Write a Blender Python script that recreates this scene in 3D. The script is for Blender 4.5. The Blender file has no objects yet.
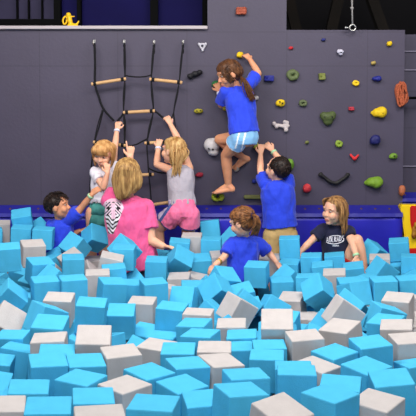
import bpy, bmesh, math, random
from mathutils import Vector, Matrix, noise
random.seed(7)
SC = bpy.context.scene
COL = SC.collection
V = Vector
PI = math.pi
# ---------------------------------------------------------------- camera
F, H, PITCH = 850.0, 0.952, math.radians(3.5)
PY, PX = 120 + F*math.tan(PITCH), 208.0
cam = bpy.data.cameras.new('camera'); co = bpy.data.objects.new('camera', cam); COL.objects.link(co)
co.location = (0, 0, H); co.rotation_euler = (PI/2 - PITCH, 0, 0)
cam.sensor_width = 36; cam.lens = 36*F/416; cam.shift_y = -(208-PY)/416
cam.clip_start = .05
SC.camera = co
CP, SP = math.cos(PITCH), math.sin(PITCH)
def at(px, py, Y):
    v = (py-PY)/F; u = (px-PX)/F
    d = Y/(CP - v*SP)
    return V((u*d, Y, H + d*(-SP - v*CP)))
# ---------------------------------------------------------------- materials
def lin(c):
    return tuple((x/255/12.92 if x/255 <= .04045 else ((x/255+.055)/1.055)**2.4) for x in c)
MATS = {}
def mat(name, c, rough=.6, bump=0, bscale=60, metal=0, var=0, vscale=8, sheen=0, stretch=None, spec=.3, c2=None, sss=0):
    if name in MATS: return MATS[name]
    m = bpy.data.materials.new(name); m.use_nodes = True
    nt = m.node_tree; b = nt.nodes['Principled BSDF']
    L = lin(c)
    b.inputs['Base Color'].default_value = (*L, 1)
    b.inputs['Roughness'].default_value = rough; b.inputs['Metallic'].default_value = metal
    b.inputs['Specular IOR Level'].default_value = spec
    if sheen: b.inputs['Sheen Weight'].default_value = sheen
    if sss:
        b.inputs['Subsurface Weight'].default_value = sss; b.inputs['Subsurface Radius'].default_value = (.01,.004,.002)
    tc = nt.nodes.new('ShaderNodeTexCoord'); mp = nt.nodes.new('ShaderNodeMapping')
    nt.links.new(tc.outputs['Object'], mp.inputs[0])
    if stretch: mp.inputs['Scale'].default_value = stretch
    if var or c2:
        n = nt.nodes.new('ShaderNodeTexNoise'); n.inputs['Scale'].default_value = vscale; n.inputs['Detail'].default_value = 4
        nt.links.new(mp.outputs[0], n.inputs['Vector'])
        r = nt.nodes.new('ShaderNodeValToRGB')
        lo = tuple(max(0, x*(1-var)) for x in L); hi = tuple(min(1, x*(1+var)) for x in L)
        if c2: lo, hi = L, lin(c2)
        r.color_ramp.elements[0].color = (*lo, 1); r.color_ramp.elements[1].color = (*hi, 1)
        r.color_ramp.elements[0].position = .33; r.color_ramp.elements[1].position = .67
        nt.links.new(n.outputs['Fac'], r.inputs[0]); nt.links.new(r.outputs[0], b.inputs['Base Color'])
    if bump:
        n2 = nt.nodes.new('ShaderNodeTexNoise'); n2.inputs['Scale'].default_value = bscale; n2.inputs['Detail'].default_value = 3
        nt.links.new(mp.outputs[0], n2.inputs['Vector'])
        bp = nt.nodes.new('ShaderNodeBump'); bp.inputs['Strength'].default_value = bump; bp.inputs['Distance'].default_value = .01
        nt.links.new(n2.outputs['Fac'], bp.inputs['Height']); nt.links.new(bp.outputs[0], b.inputs['Normal'])
    MATS[name] = m
    return m
# ---------------------------------------------------------------- object helpers
def link(name, me, m=None, parent=None):
    o = bpy.data.objects.new(name, me); COL.objects.link(o)
    if m is not None:
        for x in (m if isinstance(m, (list, tuple)) else [m]): me.materials.append(x)
    if parent: 
        o.parent = parent
        bpy.context.view_layer.update() if False else None
        o.matrix_parent_inverse = Matrix.Translation(-parent.location) if parent.type == 'EMPTY' else Matrix()
    return o
def obj(name, bm, m=None, parent=None, smooth=False):
    bmesh.ops.recalc_face_normals(bm, faces=bm.faces[:])
    me = bpy.data.meshes.new(name); bm.to_mesh(me); bm.free()
    if smooth: me.shade_smooth()
    return link(name, me, m, parent)
def tag(o, label, cat, group=None):
    o['label'] = label; o['category'] = cat
    if group: o['group'] = group
    return o
def thing(name, loc, label, cat, group=None):
    o = bpy.data.objects.new(name, None); COL.objects.link(o); o.location = loc; o.empty_display_size = .05
    return tag(o, label, cat, group)
def struct(o):
    o['kind'] = 'structure'; return o
def frame_of(d):
    d = V(d).normalized()
    a = V((0,0,1)) if abs(d.z) < .9 else V((0,1,0))
    x = d.cross(a).normalized(); y = x.cross(d).normalized()
    return Matrix((x, y, d)).transposed()
def add_box(bm, lo, hi, bev=0):
    vs = [bm.verts.new((x,y,z)) for x in (lo[0],hi[0]) for y in (lo[1],hi[1]) for z in (lo[2],hi[2])]
    fs = [bm.faces.new([vs[i] for i in q]) for q in ((0,1,3,2),(4,6,7,5),(0,4,5,1),(2,3,7,6),(0,2,6,4),(1,5,7,3))]
    if bev:
        es = list({e for f in fs for e in f.edges})
        bmesh.ops.bevel(bm, geom=es, offset=bev, segments=2, affect='EDGES', profile=.5)
_SPH = {}
def add_ball(bm, c, r, R=None, seg=14, rings=9):
    r = (r, r, r) if not hasattr(r, '__len__') else r
    if (seg, rings) not in _SPH:
        _SPH[(seg, rings)] = [[(math.sin(PI*j/rings)*math.cos(2*PI*i/seg), math.sin(PI*j/rings)*math.sin(2*PI*i/seg), math.cos(PI*j/rings)) for i in range(seg)] for j in range(1, rings)]
    M = Matrix.Translation(c) @ (R.to_4x4() if R else Matrix()) @ Matrix.Diagonal((*r, 1))
    rv = [[bm.verts.new(M @ V(p)) for p in ring] for ring in _SPH[(seg, rings)]]
    t, u = bm.verts.new(M @ V((0,0,1))), bm.verts.new(M @ V((0,0,-1)))
    for i in range(seg):
        k = (i+1) % seg
        bm.faces.new((t, rv[0][i], rv[0][k])); bm.faces.new((u, rv[-1][k], rv[-1][i]))
        for p, q in zip(rv, rv[1:]): bm.faces.new((p[i], q[i], q[k], p[k]))
def add_rings(bm, rings, cap=True):
    """rings: lists of points, lofted and capped"""
    rv = [[bm.verts.new(p) for p in r] for r in rings]
    n = len(rv[0])
    for a, b in zip(rv, rv[1:]):
        for i in range(n): bm.faces.new((a[i], a[(i+1) % n], b[(i+1) % n], b[i]))
    if cap:
        bm.faces.new(rv[0][::-1]); bm.faces.new(rv[-1])
def circ(c, d, r, n=12):
    Mx = frame_of(d); return [V(c) + Mx @ V((r*math.cos(2*PI*i/n), r*math.sin(2*PI*i/n), 0)) for i in range(n)]
def add_tube(bm, pts, r, n=8, r1=None):
    pts = [V(p) for p in pts]; rings = []
    for i, p in enumerate(pts):
        d = (pts[min(i+1, len(pts)-1)] - pts[max(i-1, 0)])
        rr = r if r1 is None else r + (r1-r)*i/(len(pts)-1)
        rings.append((p, d.normalized(), rr))
    # parallel transport
    Mx = frame_of(rings[0][1]); out = []; prev = rings[0][1]
    for p, d, rr in rings:
        q = prev.rotation_difference(d); Mx = q.to_matrix() @ Mx; prev = d
        out.append([p + Mx @ V((rr*math.cos(2*PI*k/n), rr*math.sin(2*PI*k/n), 0)) for k in range(n)])
    add_rings(bm, out)
def spline(pts, n=6):
    pts = [V(p) for p in pts]; P = [pts[0]] + pts + [pts[-1]]; out = []
    for i in range(1, len(P)-2):
        for k in range(n):
            t = k/n; a, b, c, d = P[i-1:i+3]
            out.append(.5*((2*b) + (c-a)*t + (2*a-5*b+4*c-d)*t*t + (3*b-a-3*c+d)*t**3))
    return out + [pts[-1]]
def cone(bm, p0, r0, p1, r1, n=12):
    p0, p1 = V(p0), V(p1); d = p1-p0
    add_ball(bm, p0, r0, None, 12, 8); add_ball(bm, p1, r1, None, 12, 8)
    if d.length > 1e-4: add_rings(bm, [circ(p0, d, r0, n), circ(p1, d, r1, n)])
def frust(bm, p0, r0, p1, r1, n=16):
    add_rings(bm, [circ(p0, V(p1)-V(p0), r0, n), circ(p1, V(p1)-V(p0), r1, n)])
def remesh(bm, vox, smooth=4, fac=.5):
    """one continuous surface out of the overlapping volumes in bm"""
    me = bpy.data.meshes.new('tmp'); bmesh.ops.recalc_face_normals(bm, faces=bm.faces[:]); bm.to_mesh(me); bm.free()
    o = bpy.data.objects.new('tmp', me); COL.objects.link(o)
    r = o.modifiers.new('r', 'REMESH'); r.mode = 'VOXEL'; r.voxel_size = vox
    if smooth:
        s = o.modifiers.new('s', 'SMOOTH'); s.iterations = smooth; s.factor = fac
    dg = bpy.context.evaluated_depsgraph_get()
    me2 = bpy.data.meshes.new_from_object(o.evaluated_get(dg), depsgraph=dg)
    bpy.data.objects.remove(o); bpy.data.meshes.remove(me)
    me2.shade_smooth(); me2.materials.clear()
    return me2
# ---------------------------------------------------------------- setting
WY = 7.0          # the plane of the climbing wall
FLOOR = -.55
def panel_mat(name, c, joints_x, joints_z, rough=.55):
    """painted plywood: thin darker joints at fixed heights and widths"""
    m = mat(name, c, rough, bump=.12, bscale=40, var=.07, vscale=2.2, spec=.35)
    nt = m.node_tree; b = nt.nodes['Principled BSDF']
    tc = nt.nodes.new('ShaderNodeTexCoord'); sx = nt.nodes.new('ShaderNodeSeparateXYZ'); nt.links.new(tc.outputs['Object'], sx.inputs[0])
    tot = None
    for ax, vals in (('X', joints_x), ('Z', joints_z)):
        for v in vals:
            c1 = nt.nodes.new('ShaderNodeMath'); c1.operation = 'COMPARE'; c1.inputs[1].default_value = v; c1.inputs[2].default_value = .0035
            nt.links.new(sx.outputs[ax], c1.inputs[0])
            if tot is None: tot = c1
            else:
                a = nt.nodes.new('ShaderNodeMath'); a.operation = 'MAXIMUM'
                nt.links.new(tot.outputs[0], a.inputs[0]); nt.links.new(c1.outputs[0], a.inputs[1]); tot = a
    if tot:
        mx = nt.nodes.new('ShaderNodeMixRGB'); old = b.inputs['Base Color'].links[0].from_socket
        nt.links.new(tot.outputs[0], mx.inputs[0]); nt.links.new(old, mx.inputs[1])
        mx.inputs[2].default_value = (*[x*.8 for x in lin(c)], 1)
        nt.links.new(mx.outputs[0], b.inputs['Base Color'])
    return m
def W(px, py, Y=WY): return at(px, py, Y)
GREY = (68, 62, 81)
zt = W(300, 30).z; xr = W(404, 100).x; xl = -2.6
xt0, xt1 = W(207.5, 10).x, W(286.5, 10).x
zl = W(100, 29.5).z
wm = panel_mat('grey painted panel', GREY, [W(40,100).x, W(118,100).x, W(187,100).x, W(286.5,100).x, W(367,100).x], [W(0,66).z, W(0,32).z])
bm = bmesh.new(); add_box(bm, (xl, WY, FLOOR), (xt0, WY+.12, zl))
struct(obj('wall_back', bm, wm))
bm = bmesh.new(); add_box(bm, (xt0, WY, FLOOR), (xt1, WY+.12, 2.6))
struct(obj('wall_back', bm, wm))
bm = bmesh.new(); add_box(bm, (xt1, WY, FLOOR), (xr, WY+.12, zt))
struct(obj('wall_back', bm, wm))
# white-topped ledge along the left wall
bm = bmesh.new(); add_box(bm, (xl, WY-.035, zl), (xt0, WY+.3, zl+.028), .006)
struct(obj('trim_1', bm, mat('white ledge', (178, 168, 172), .45)))
# side wall beyond the right corner, slatted with seams and a rail
sm = panel_mat('grey side panel', (66, 61, 80), [], [W(0,50).z, W(0,69).z, W(0,91).z, W(0,108).z, W(0,128).z, W(0,167).z])
bm = bmesh.new(); add_box(bm, (xr, WY+.14, FLOOR), (3.2, WY+.24, W(0,34,7.1).z))
struct(obj('wall_right', bm, sm))
for py in (50, 69, 167):
    bm = bmesh.new(); z = W(0, py).z; add_box(bm, (xr, WY+.125, z-.004), (3.2, WY+.145, z+.004))
    struct(obj('trim_2', bm, mat('pale seam strip', (128, 122, 142), .5)))
# dark space above the walls
dk = mat('dark void', (9, 8, 12), .9, var=.3, vscale=1.5)
bm = bmesh.new(); add_box(bm, (xl-1, WY+2.6, FLOOR), (4.2, WY+2.7, 3.4)); struct(obj('wall_back', bm, mat('dark hall wall', (14, 12, 16), .9)))
nav = mat('navy glass', (15, 12, 62), .6, var=.25, vscale=1.3, spec=.05)
bm = bmesh.new(); add_box(bm, (W(54,0).x, WY+.33, zl), (W(206,0).x, WY+.35, 2.6)); struct(obj('window_1', bm, nav))
bm = bmesh.new(); add_box(bm, (xl, WY+.33, zl), (W(50,0).x, WY+.35, 2.6)); struct(obj('window_2', bm, mat('grey blue pane', (50, 47, 68), .6, var=.2, vscale=2, spec=.05)))
blk = mat('black frame', (5, 5, 6), .7, spec=.05)
for a, b in ((48, 55), (72, 76), (148, 156), (202, 208)):
    bm = bmesh.new(); add_box(bm, (W(a,0).x, WY+.25, zl+.02), (W(b,0).x, WY+.34, 2.6)); struct(obj('trim_3', bm, blk))
for a in (9, 21, 35):
    bm = bmesh.new(); add_box(bm, (W(a,0).x-.006, WY+.28, zl+.02), (W(a,0).x+.006, WY+.335, 2.6)); struct(obj('trim_4', bm, blk))
bm = bmesh.new(); add_box(bm, (xl, WY+.2, W(0,22).z), (W(64,0).x, WY+.3, W(0,16).z)); struct(obj('trim_5', bm, blk))
# sloping roof beams, dim brown, behind the wall top on the right
bw = mat('dark brown timber', (17, 11, 7), .9, var=.3, vscale=6)
for px0, px1 in ((289, 297), (338, 330), (372, 384)):
    bm = bmesh.new(); a = at(px0, 0, WY+1.2); b = at(px1, 34, WY+1.2)
    d = (b-a).normalized(); s = V((.05, 0, 0)); t = V((0, .06, 0))
    add_rings(bm, [[p+s+t, p-s+t, p-s-t, p+s-t] for p in (a-d*.3, b+d*.1)])
    struct(obj('trim_6', bm, bw))
# floor of the pit and the side walls
bm = bmesh.new(); add_box(bm, (-3.2, -1.5, FLOOR-.1), (3.2, WY+2.7, FLOOR)); struct(obj('floor', bm, mat('pit floor', (40, 44, 60), .9)))
bm = bmesh.new(); add_box(bm, (-4, -2, 3.4), (4.2, WY+2.7, 3.5)); struct(obj('ceiling', bm, mat('dark ceiling', (30, 28, 30), .9)))
# wall pads: blue vinyl with a flap and brass grommets
vin = mat('blue vinyl', (38, 36, 172), .34, bump=.35, bscale=5, spec=.45, var=.12, vscale=3)
vinf = mat('dark blue vinyl flap', (32, 31, 140), .42, bump=.3, bscale=9, spec=.4)
brass = mat('brass', (150, 120, 90), .35, metal=.8)
def pad(x0, x1, ztop, zf, y0, y1, label, zb=FLOOR):
    t = thing('wall_pad', ((x0+x1)/2, y0, zb), label, 'wall pad')
    n = max(3, int((x1-x0)/.06)); rings = []
    bm = bmesh.new()
    def prof(x):
        w = .010*noise.noise(V((x*3.1, 1, 2))) + .006*noise.noise(V((x*9, 4, 2)))
        pts = [(y1, zb), (y1, zf-.01)]
        for z, k in ((zf-.02, 0), (zf-.06, .6), (zf-.14, 1), (zf-.22, 1), (zf-.32, 1), (zb, .2)):
            pts.append((y0 + w*k - .02*k*noise.noise(V((x*2.0, z*7, 5))), z))
        return [V((x, y, z)) for y, z in pts]
    add_rings(bm, [prof(x0 + (x1-x0)*i/n) for i in range(n+1)])
    obj('pad_body', bm, vin, t, True)
    bm = bmesh.new(); rings = []
    for i in range(n+1):
        x = x0 + (x1-x0)*i/n; w = .006*noise.noise(V((x*7, 9, 1)))
        rings.append([V((x, y1, ztop)), V((x, y0-.012+w, zf+.006)), V((x, y0-.02+w, zf-.022)), V((x, y0-.014+w, zf-.02)), V((x, y1, ztop-.02))])
    add_rings(bm, rings); obj('flap', bm, vinf, t)
    k = int((x1-x0)/.115)
    for i in range(k):
        x = x0 + .06 + i*.115; u = .45
        p = V((x, y1+(y0-.012-y1)*u, ztop + (zf+.006-ztop)*u)); nrm = V((0, -(ztop-zf), (y1-y0))).normalized()
        bm = bmesh.new(); c = []
        Mx = frame_of(nrm)
        for r, hh in ((.004, .001), (.004, .004), (.0085, .004), (.010, .0005), (.010, -.004)):
            c.append([p + Mx @ V((r*math.cos(a*PI/5), r*math.sin(a*PI/5), hh)) for a in range(10)])
        add_rings(bm, c); obj('grommet', bm, brass, t)
    return t
pad(xl, W(401.5, 0).x, W(0, 205).z, at(0, 214, 6.86).z, 6.86, 6.995, 'long blue vinyl wall pad with grommets along the foot of the grey climbing wall')
pad(W(401, 0, 7.05).x, 2.6, W(0, 193, 7.05).z, at(0, 199, 7.0).z, 7.02, 7.12, 'short blue pad higher up beyond the right corner of the grey wall', at(0, 206, 7.0).z)
# yellow and red padded bumper at the right edge
t = thing('padded_bumper', (at(412, 255, 6.9).x, 6.9, FLOOR), 'yellow and red padded bumper at the right end of the blue wall pad', 'bumper')
def slab(pts, Y0, Y1, name, m, bev=.01):
    bm = bmesh.new()
    a = [at(x, y, Y0) for x, y in pts]; b = [V((p.x, Y1, p.z)) for p in a]
    add_rings(bm, [a, b]); bmesh.ops.recalc_face_normals(bm, faces=bm.faces[:])
    if bev: bmesh.ops.bevel(bm, geom=bm.edges[:], offset=bev, segments=2, affect='EDGES')
    return obj(name, bm, m, t)
yv = mat('yellow vinyl', (238, 200, 20), .45, bump=.2, bscale=8)
slab([(400.5, 205), (424, 205), (424, 330), (407.5, 330), (405, 238)], 6.86, 6.97, 'yellow_panel', yv)
slab([(410.3, 206), (424, 206), (424, 240), (413.5, 236), (410.6, 222)], 6.84, 6.865, 'red_panel', mat('red vinyl', (190, 22, 24), .45))
slab([(406.5, 249), (424, 248), (424, 330), (408, 330)], 6.84, 6.865, 'red_panel', mat('red vinyl', (190, 22, 24), .45))
bm = bmesh.new(); c = at(415.0, 231.5, 6.83); add_ball(bm, c, (.026, .02, .055)); add_ball(bm, c+V((0.006, -.006, .05)), (.02, .02, .03)); add_ball(bm, c+V((-.012, -.004, -.03)), (.018, .018, .03)); add_ball(bm, c+V((.02, 0, 0)), (.03, .02, .05))
me = remesh(bm, .004, 3); link('rubber_knob', me, mat('ochre rubber', (178, 128, 30), .5, c2=(120, 60, 20), vscale=30), t)
# small yellow toy on the ledge
t = thing('toy_figure', at(71, 27, WY+.05), 'small yellow toy figure with looped arms sitting on the white ledge', 'toy')
ty = mat('yellow toy plastic', (236, 186, 22), .4)
def tp(x, y, dy=0): return at(58 + x*30/416, 8 + y*24/333, WY+.06+dy)
bm = bmesh.new()
cone(bm, tp(152, 125), .019, tp(168, 185), .021); cone(bm, tp(165, 185), .017, tp(190, 245), .020); add_ball(bm, tp(146, 98), .022)
add_ball(bm, tp(208, 252), (.046, .025, .024)); add_ball(bm, tp(165, 250), .024); cone(bm, tp(235, 235), .009, tp(270, 215), .008); cone(bm, tp(270, 215), .008, tp(285, 185), .007)
cone(bm, tp(180, 120), .006, tp(225, 117), .005)
lp = [tp(130, 150), tp(108, 118), tp(85, 130), tp(68, 170), tp(78, 215), tp(98, 225), tp(118, 195), tp(120, 160)]
me = remesh(bm, .003, 2); link('body', me, ty, t)
bm = bmesh.new(); add_tube(bm, spline(lp, 4), .007, 8); obj('looped_arm', bm, ty, t, True)
# eye bolt on a cord hanging down in front of the wall top
t = thing('hanging_hook', at(352, 0, 6.93), 'grey cord with a steel eye ring hanging before the top of the grey wall', 'hook')
stl = mat('steel', (190, 188, 185), .3, metal=.85)
bm = bmesh.new(); add_tube(bm, [at(351.5, -40, 6.93), at(352, 0, 6.93), at(352.5, 24, 6.93)], .0065, 8); obj('cord', bm, mat('grey cord', (150, 146, 145), .8), t, True)
bm = bmesh.new(); add_ball(bm, at(352, 8, 6.93), (.014, .012, .012)); obj('knot', bm, mat('grey cord', (150, 146, 145), .8), t, True)
bm = bmesh.new(); c = at(352.7, 27.6, 6.93)
add_tube(bm, [c + V((.024*math.cos(a*PI/12), 0, .024*math.sin(a*PI/12))) for a in range(25)], .006, 8); obj('eye_ring', bm, stl, t, True)
bm = bmesh.new(); add_tube(bm, [c + V((-.024, 0, 0)), c + V((-.055, 0, 0))], .007, 8); add_ball(bm, c+V((-.055, 0, 0)), .01); obj('latch', bm, stl, t, True)

# ---------------------------------------------------------------- climbing holds
def blobify(me, amp, sc, seed=0):
    for v in me.vertices:
        n = noise.noise_vector(v.co*sc + V((seed*3.7, seed, -seed)))
        v.co += n*amp
def hold(px, py, w, h, color, shape, label, depth=.05, cname=None, seed=1, extra=None):
    k = 7.0/850
    W_, H_ = w*k/2, h*k/2
    c = at(px, py, WY-depth*.5); c = at(px, py, WY - depth*.45)
    t = thing('climbing_hold', V((c.x, WY, c.z)), label, 'climbing hold', None)
    m = mat(cname or 'resin %d %d %d' % color, color, .55, bump=.3, bscale=150, var=.12, vscale=25)
    bm = bmesh.new()
    def P(x, z, y=0): return V((c.x + x*W_, c.y + y*depth, c.z + z*H_))
    k2 = min(W_, H_)
    if shape == 'pebble':
        add_ball(bm, P(0,0), (W_*.92, depth*.52, H_*.9)); add_ball(bm, P(.3,.25,-.1), (W_*.55, depth*.5, H_*.6)); add_ball(bm, P(-.4,-.2), (W_*.55, depth*.5, H_*.65))
    elif shape == 'brick':
        add_box(bm, P(-1,-1,-.5), P(1,1,.5)); add_ball(bm, P(-.5,.4,-.4), (W_*.4, depth*.3, H_*.6))
    elif shape == 'drop':
        cone(bm, P(.3,.05), k2*.93, P(-.35,0,.1), k2*.75); cone(bm, P(-.35,0,.1), k2*.75, P(-.78,-.05,.15), k2*.38); add_ball(bm, P(.28,.05,-.1), (W_*.66, depth*.55, H_*.93)); add_ball(bm, P(-.2,0,0), (W_*.7, depth*.5, H_*.75))
    elif shape == 'ring':
        n = 16
        add_tube(bm, [P(.62*math.cos(a*2*PI/n), .62*math.sin(a*2*PI/n)*(1-.2*math.cos(a*2*PI/n))) for a in range(n+1)], k2*.42, 8)
        add_ball(bm, P(-.2,.45), k2*.45); add_ball(bm, P(.4,-.45), k2*.5); add_ball(bm, P(0,0,.4), (W_*.6, depth*.2, H_*.6))
    elif shape == 'lumps':
        add_ball(bm, P(-.6,-.35), (W_*.42, depth*.5, H_*.6)); add_ball(bm, P(0,.1), (W_*.5, depth*.45, H_*.55)); add_ball(bm, P(.58,.4), (W_*.42, depth*.55, H_*.55))
    elif shape == 'bone':
        for a, b in ((-1, .55), (-.65, -.1), (.6, .85), (.95, -.05), (.75, -.75)):
            add_ball(bm, P(a*.8, b*.8), k2*.38)
        cone(bm, P(-.7,.15), k2*.3, P(.6,-.1), k2*.34); cone(bm, P(.6,-.1), k2*.3, P(.75,.65), k2*.28)
    elif shape == 'skull':
        add_ball(bm, P(0,.2,-.1), (W_*.95, depth*.6, H_*.75)); add_ball(bm, P(.15,-.55), (W_*.62, depth*.5, H_*.42)); add_ball(bm, P(-.3,.4), (W_*.6, depth*.5, H_*.55))
    elif shape == 'heart':
        add_ball(bm, P(-.5,.45), (W_*.52, depth*.55, H_*.55)); add_ball(bm, P(.5,.45), (W_*.52, depth*.55, H_*.55)); add_ball(bm, P(0,.2,-.1), (W_*.95, depth*.6, H_*.72)); add_ball(bm, P(0,-.35), (W_*.66, depth*.5, H_*.62))
    elif shape == 'smile':
        pts = spline([P(-1,.85), P(-.6,.1), P(-.15,-.75), P(.25,-.75), P(.65,.0), P(1,.7)], 5)
        add_tube(bm, pts, k2*.36, 8); add_ball(bm, P(-.95,.75), k2*.42); add_ball(bm, P(.95,.65), k2*.42)
    elif shape == 'tri':
        for a, b in ((-.75,.7), (.7,.75), (0,-.8)): add_ball(bm, P(a,b), k2*.36)
        cone(bm, P(-.75,.7), k2*.25, P(.7,.75), k2*.25); cone(bm, P(.7,.75), k2*.25, P(0,-.8), k2*.25); cone(bm, P(0,-.8), k2*.25, P(-.75,.7), k2*.25)
    elif shape == 'bar':
        cone(bm, P(-.97,0), k2*.9, P(.97,0), k2*.8); add_box(bm, P(-1,-.9,-.3), P(1,.9,.5))
    elif shape == 'coral':
        for i in range(9): add_ball(bm, P(-.62+.62*(i % 3), -.6+.6*(i//3)), (W_*.42, depth*.5, H_*.40))
    elif shape == 'vee':
        cone(bm, P(-.8,.75), k2*.35, P(0,-.4), k2*.45); cone(bm, P(0,-.4), k2*.45, P(.8,.6), k2*.35); add_ball(bm, P(0,-.3), (W_*.5, depth*.5, H_*.6))
    me = remesh(bm, max(.0035, k2*.09), 3)
    blobify(me, k2*.13, .6/k2*1.5, seed)
    link('hold_body', me, m, t)
    dk_ = mat('dark recess', (24, 22, 22), .8)
    for x, z, r in (extra or []):
        bm = bmesh.new(); p = P(x, z, -.52); n = 10
        add_rings(bm, [[p + V((r*k2*math.cos(a*2*PI/n), y, r*k2*math.sin(a*2*PI/n))) for a in range(n)] for y in (-.006, .02)])
        obj('bolt_hole', bm, dk_, t)
    return t
YL, OL, GR, DG, BL, RD, WH, BK = (226,188,28), (128,140,52), (96,140,40), (62,84,50), (34,40,128), (196,44,52), (196,188,190), (26,25,30)
hold(241, 11, 10.5, 8, (160,80,60), 'coral', 'reddish brown knobbly hold near the top of the tall middle panel', .05)
hold(202.5, 47, 9, 8, (186,182,192), 'tri', 'small white three-pointed hold just right of the rope ladder top', .035)
hold(195, 74.5, 15, 10, BK, 'lumps', 'black double lump hold between the rope ladder and the climbing girl', .06)
hold(240, 55, 8, 7, YL, 'pebble', "yellow hold gripped by the climbing girl's raised hand", .06)
hold(215.5, 84, 8, 8, (40,108,58), 'pebble', "dark green hold by the climbing girl's face", .06)
hold(225.5, 108.5, 6, 5, (168,150,40), 'pebble', "mustard hold peeping out under the climbing girl's left elbow", .04)
hold(198.5, 111, 10, 5.5, (160,148,40), 'pebble', 'mustard hold with a hole left of the climbing girl, level with her waist', .045, extra=[(-.3,0,.25),(.4,.2,.2)])
hold(256, 98, 6, 5, WH, 'pebble', "small white hold beside the climbing girl's ponytail end", .04)
hold(269, 78.3, 9.5, 5.5, BL, 'brick', "dark blue brick-shaped hold right of the climbing girl's elbow", .05)
hold(293, 75, 13, 11, (92,104,66), 'ring', 'dull green ring-shaped hold with a hollow middle', .055)
hold(322, 76.5, 6.5, 6.5, (116,122,58), 'brick', 'small lime green square hold', .04)
hold(280.5, 103, 10.5, 8, YL, 'pebble', 'yellow pebble hold with two holes, above the white bone', .055, extra=[(-.2,.25,.22),(.3,-.1,.22)])
hold(303, 103, 10, 7, (88,98,66), 'ring', 'dull green oval hold right of the yellow pebble hold', .05)
hold(328, 118.5, 16, 14, (76,88,50), 'heart', 'dark green mask-like heart-shaped hold', .06, extra=[(-.4,.2,.16),(.4,.2,.16)])
hold(281, 126, 17, 12, (196,184,184), 'bone', 'white bone-shaped hold below the yellow pebble hold', .045)
hold(212, 147, 17, 19, (200,194,196), 'skull', "large white skull hold left of the climbing girl's knee", .09, extra=[(.15,.25,.2),(-.35,-.15,.13),(.1,-.25,.12)])
hold(291, 48, 5.5, 3.5, RD, 'pebble', 'tiny red hold above the dull green ring-shaped hold', .03)
hold(323.5, 39.7, 5, 3.2, (38,44,110), 'pebble', 'tiny dark blue hold below the wall top, left of the white hold', .03)
hold(340.3, 52.3, 7, 6.5, (206,202,220), 'skull', 'small white hold with a dark hole below the hanging hook', .045, extra=[(.1,.1,.35)])
hold(389.5, 43.7, 6, 6, YL, 'pebble', 'small round yellow hold near the top right corner of the wall', .045)
hold(373.5, 63, 5.5, 4.5, (176,152,84), 'pebble', 'small tan hold above the blue oval hold', .04)
hold(356, 83, 8.5, 5.5, YL, 'ring', 'yellow oval hold with a shallow hollow, left of the blue oval hold', .045)
hold(377, 78.7, 10.5, 6, BL, 'drop', 'blue oval hold right of the yellow oval hold', .05)
hold(351.3, 108.6, 5.5, 3.5, (176,52,66), 'brick', 'tiny red block hold left of the big yellow teardrop', .035)
hold(379.5, 112.7, 16, 12, YL, 'drop', 'big yellow teardrop hold with a bolt hole', .07, extra=[(.3,0,.16)])
hold(339, 143.7, 8.5, 7, (132,156,52), 'ring', 'lime green hold above the red horned hold', .05)
hold(307, 142.3, 4.5, 4, (110,114,62), 'pebble', 'tiny olive hold below and left of the dark green mask hold', .03)
hold(375.2, 140, 12, 11, (34,36,96), 'pebble', 'navy blue knobbly round hold below the yellow teardrop', .07)
hold(354.5, 157.5, 9.5, 7, (206,48,52), 'vee', 'red horned hold above the black curved handle', .05)
hold(393.3, 156.2, 9.5, 6.5, (112,150,50), 'pebble', 'green hold near the right edge of the wall, below the navy blue hold', .05, extra=[(.1,.1,.25)])
hold(334, 178.5, 29, 11, (34,33,34), 'smile', 'black curved handle hold shaped like a smile', .06)
hold(374.3, 182.5, 18, 13, (116,152,44), 'drop', 'big green egg-shaped hold with a bolt hole near the wall foot', .08, extra=[(.3,0,.12)])
hold(307, 188.2, 9.5, 10, (196,54,62), 'pebble', 'round red hold above the girl in navy', .06)
hold(402, 190.5, 7, 12, (176,100,66), 'pebble', 'tan orange hold on the right edge of the wall above the pad', .06)
hold(289, 165, 11, 14, (98,140,44), 'pebble', "big green hold behind the reaching boy's head", .07)
hold(254.5, 181, 5.5, 5.5, (36,48,130), 'pebble', "small blue hold left of the reaching boy's shoulder", .04)
hold(218, 196.5, 15, 10, (160,168,40), 'ring', "lime yellow hold under the climbing girl's standing foot", .11, extra=[(-.05,.2,.3)])
hold(256.5, 197, 23, 4.5, (92,94,52), 'bar', 'long flat olive bar hold just above the pad', .05)
hold(199.5, 174.8, 9, 5.5, (150,38,56), 'pebble', 'dark red hold right of the girl in the grey vest', .04)
hold(236.5, 168.5, 6, 7.5, (190,178,160), 'pebble', "cream hold under the climbing girl's bent foot", .07)
hold(256, 146, 6, 7.5, (150,156,56), 'pebble', "lime hold under the reaching boy's hands", .07)
# coil of orange rope hung on the wall's right edge
t = thing('rope_coil', at(401, 82, WY), 'coil of orange rope hanging at the right edge of the climbing wall', 'rope')
orp = mat('orange rope', (178, 92, 62), .9, bump=.6, bscale=260, var=.35, vscale=120)
for i in range(11):
    bm = bmesh.new(); pts = []; lay = i % 3; f = i/10
    cx, cy = 398.4 + 6.0*f + random.uniform(-.3,.3), 95.6 - 2.6*f + random.uniform(-.9,.9)
    rw, rh = (2.3 if i < 7 else 2.9), 11.0 + random.uniform(-1.2,1.0) - 1.6*abs(f-.5)
    for a in range(25):
        th = a*2*PI/24
        pts.append(at(cx + rw*math.cos(th)*(1 + .25*math.sin(th*3+i)) - .9*math.sin(th), cy - rh*math.sin(th), WY-.014-.016*lay-.006*random.random()))
    add_tube(bm, pts, .0078, 7); obj('rope_turn', bm, orp, t, True)
bm = bmesh.new(); add_tube(bm, [at(404, 98, WY-.03), at(424, 98, WY+.06)], .011, 8); tag(obj('metal_rod', bm, blk, None, True), 'black rod sticking out past the orange rope coil on the right', 'rod')
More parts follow.
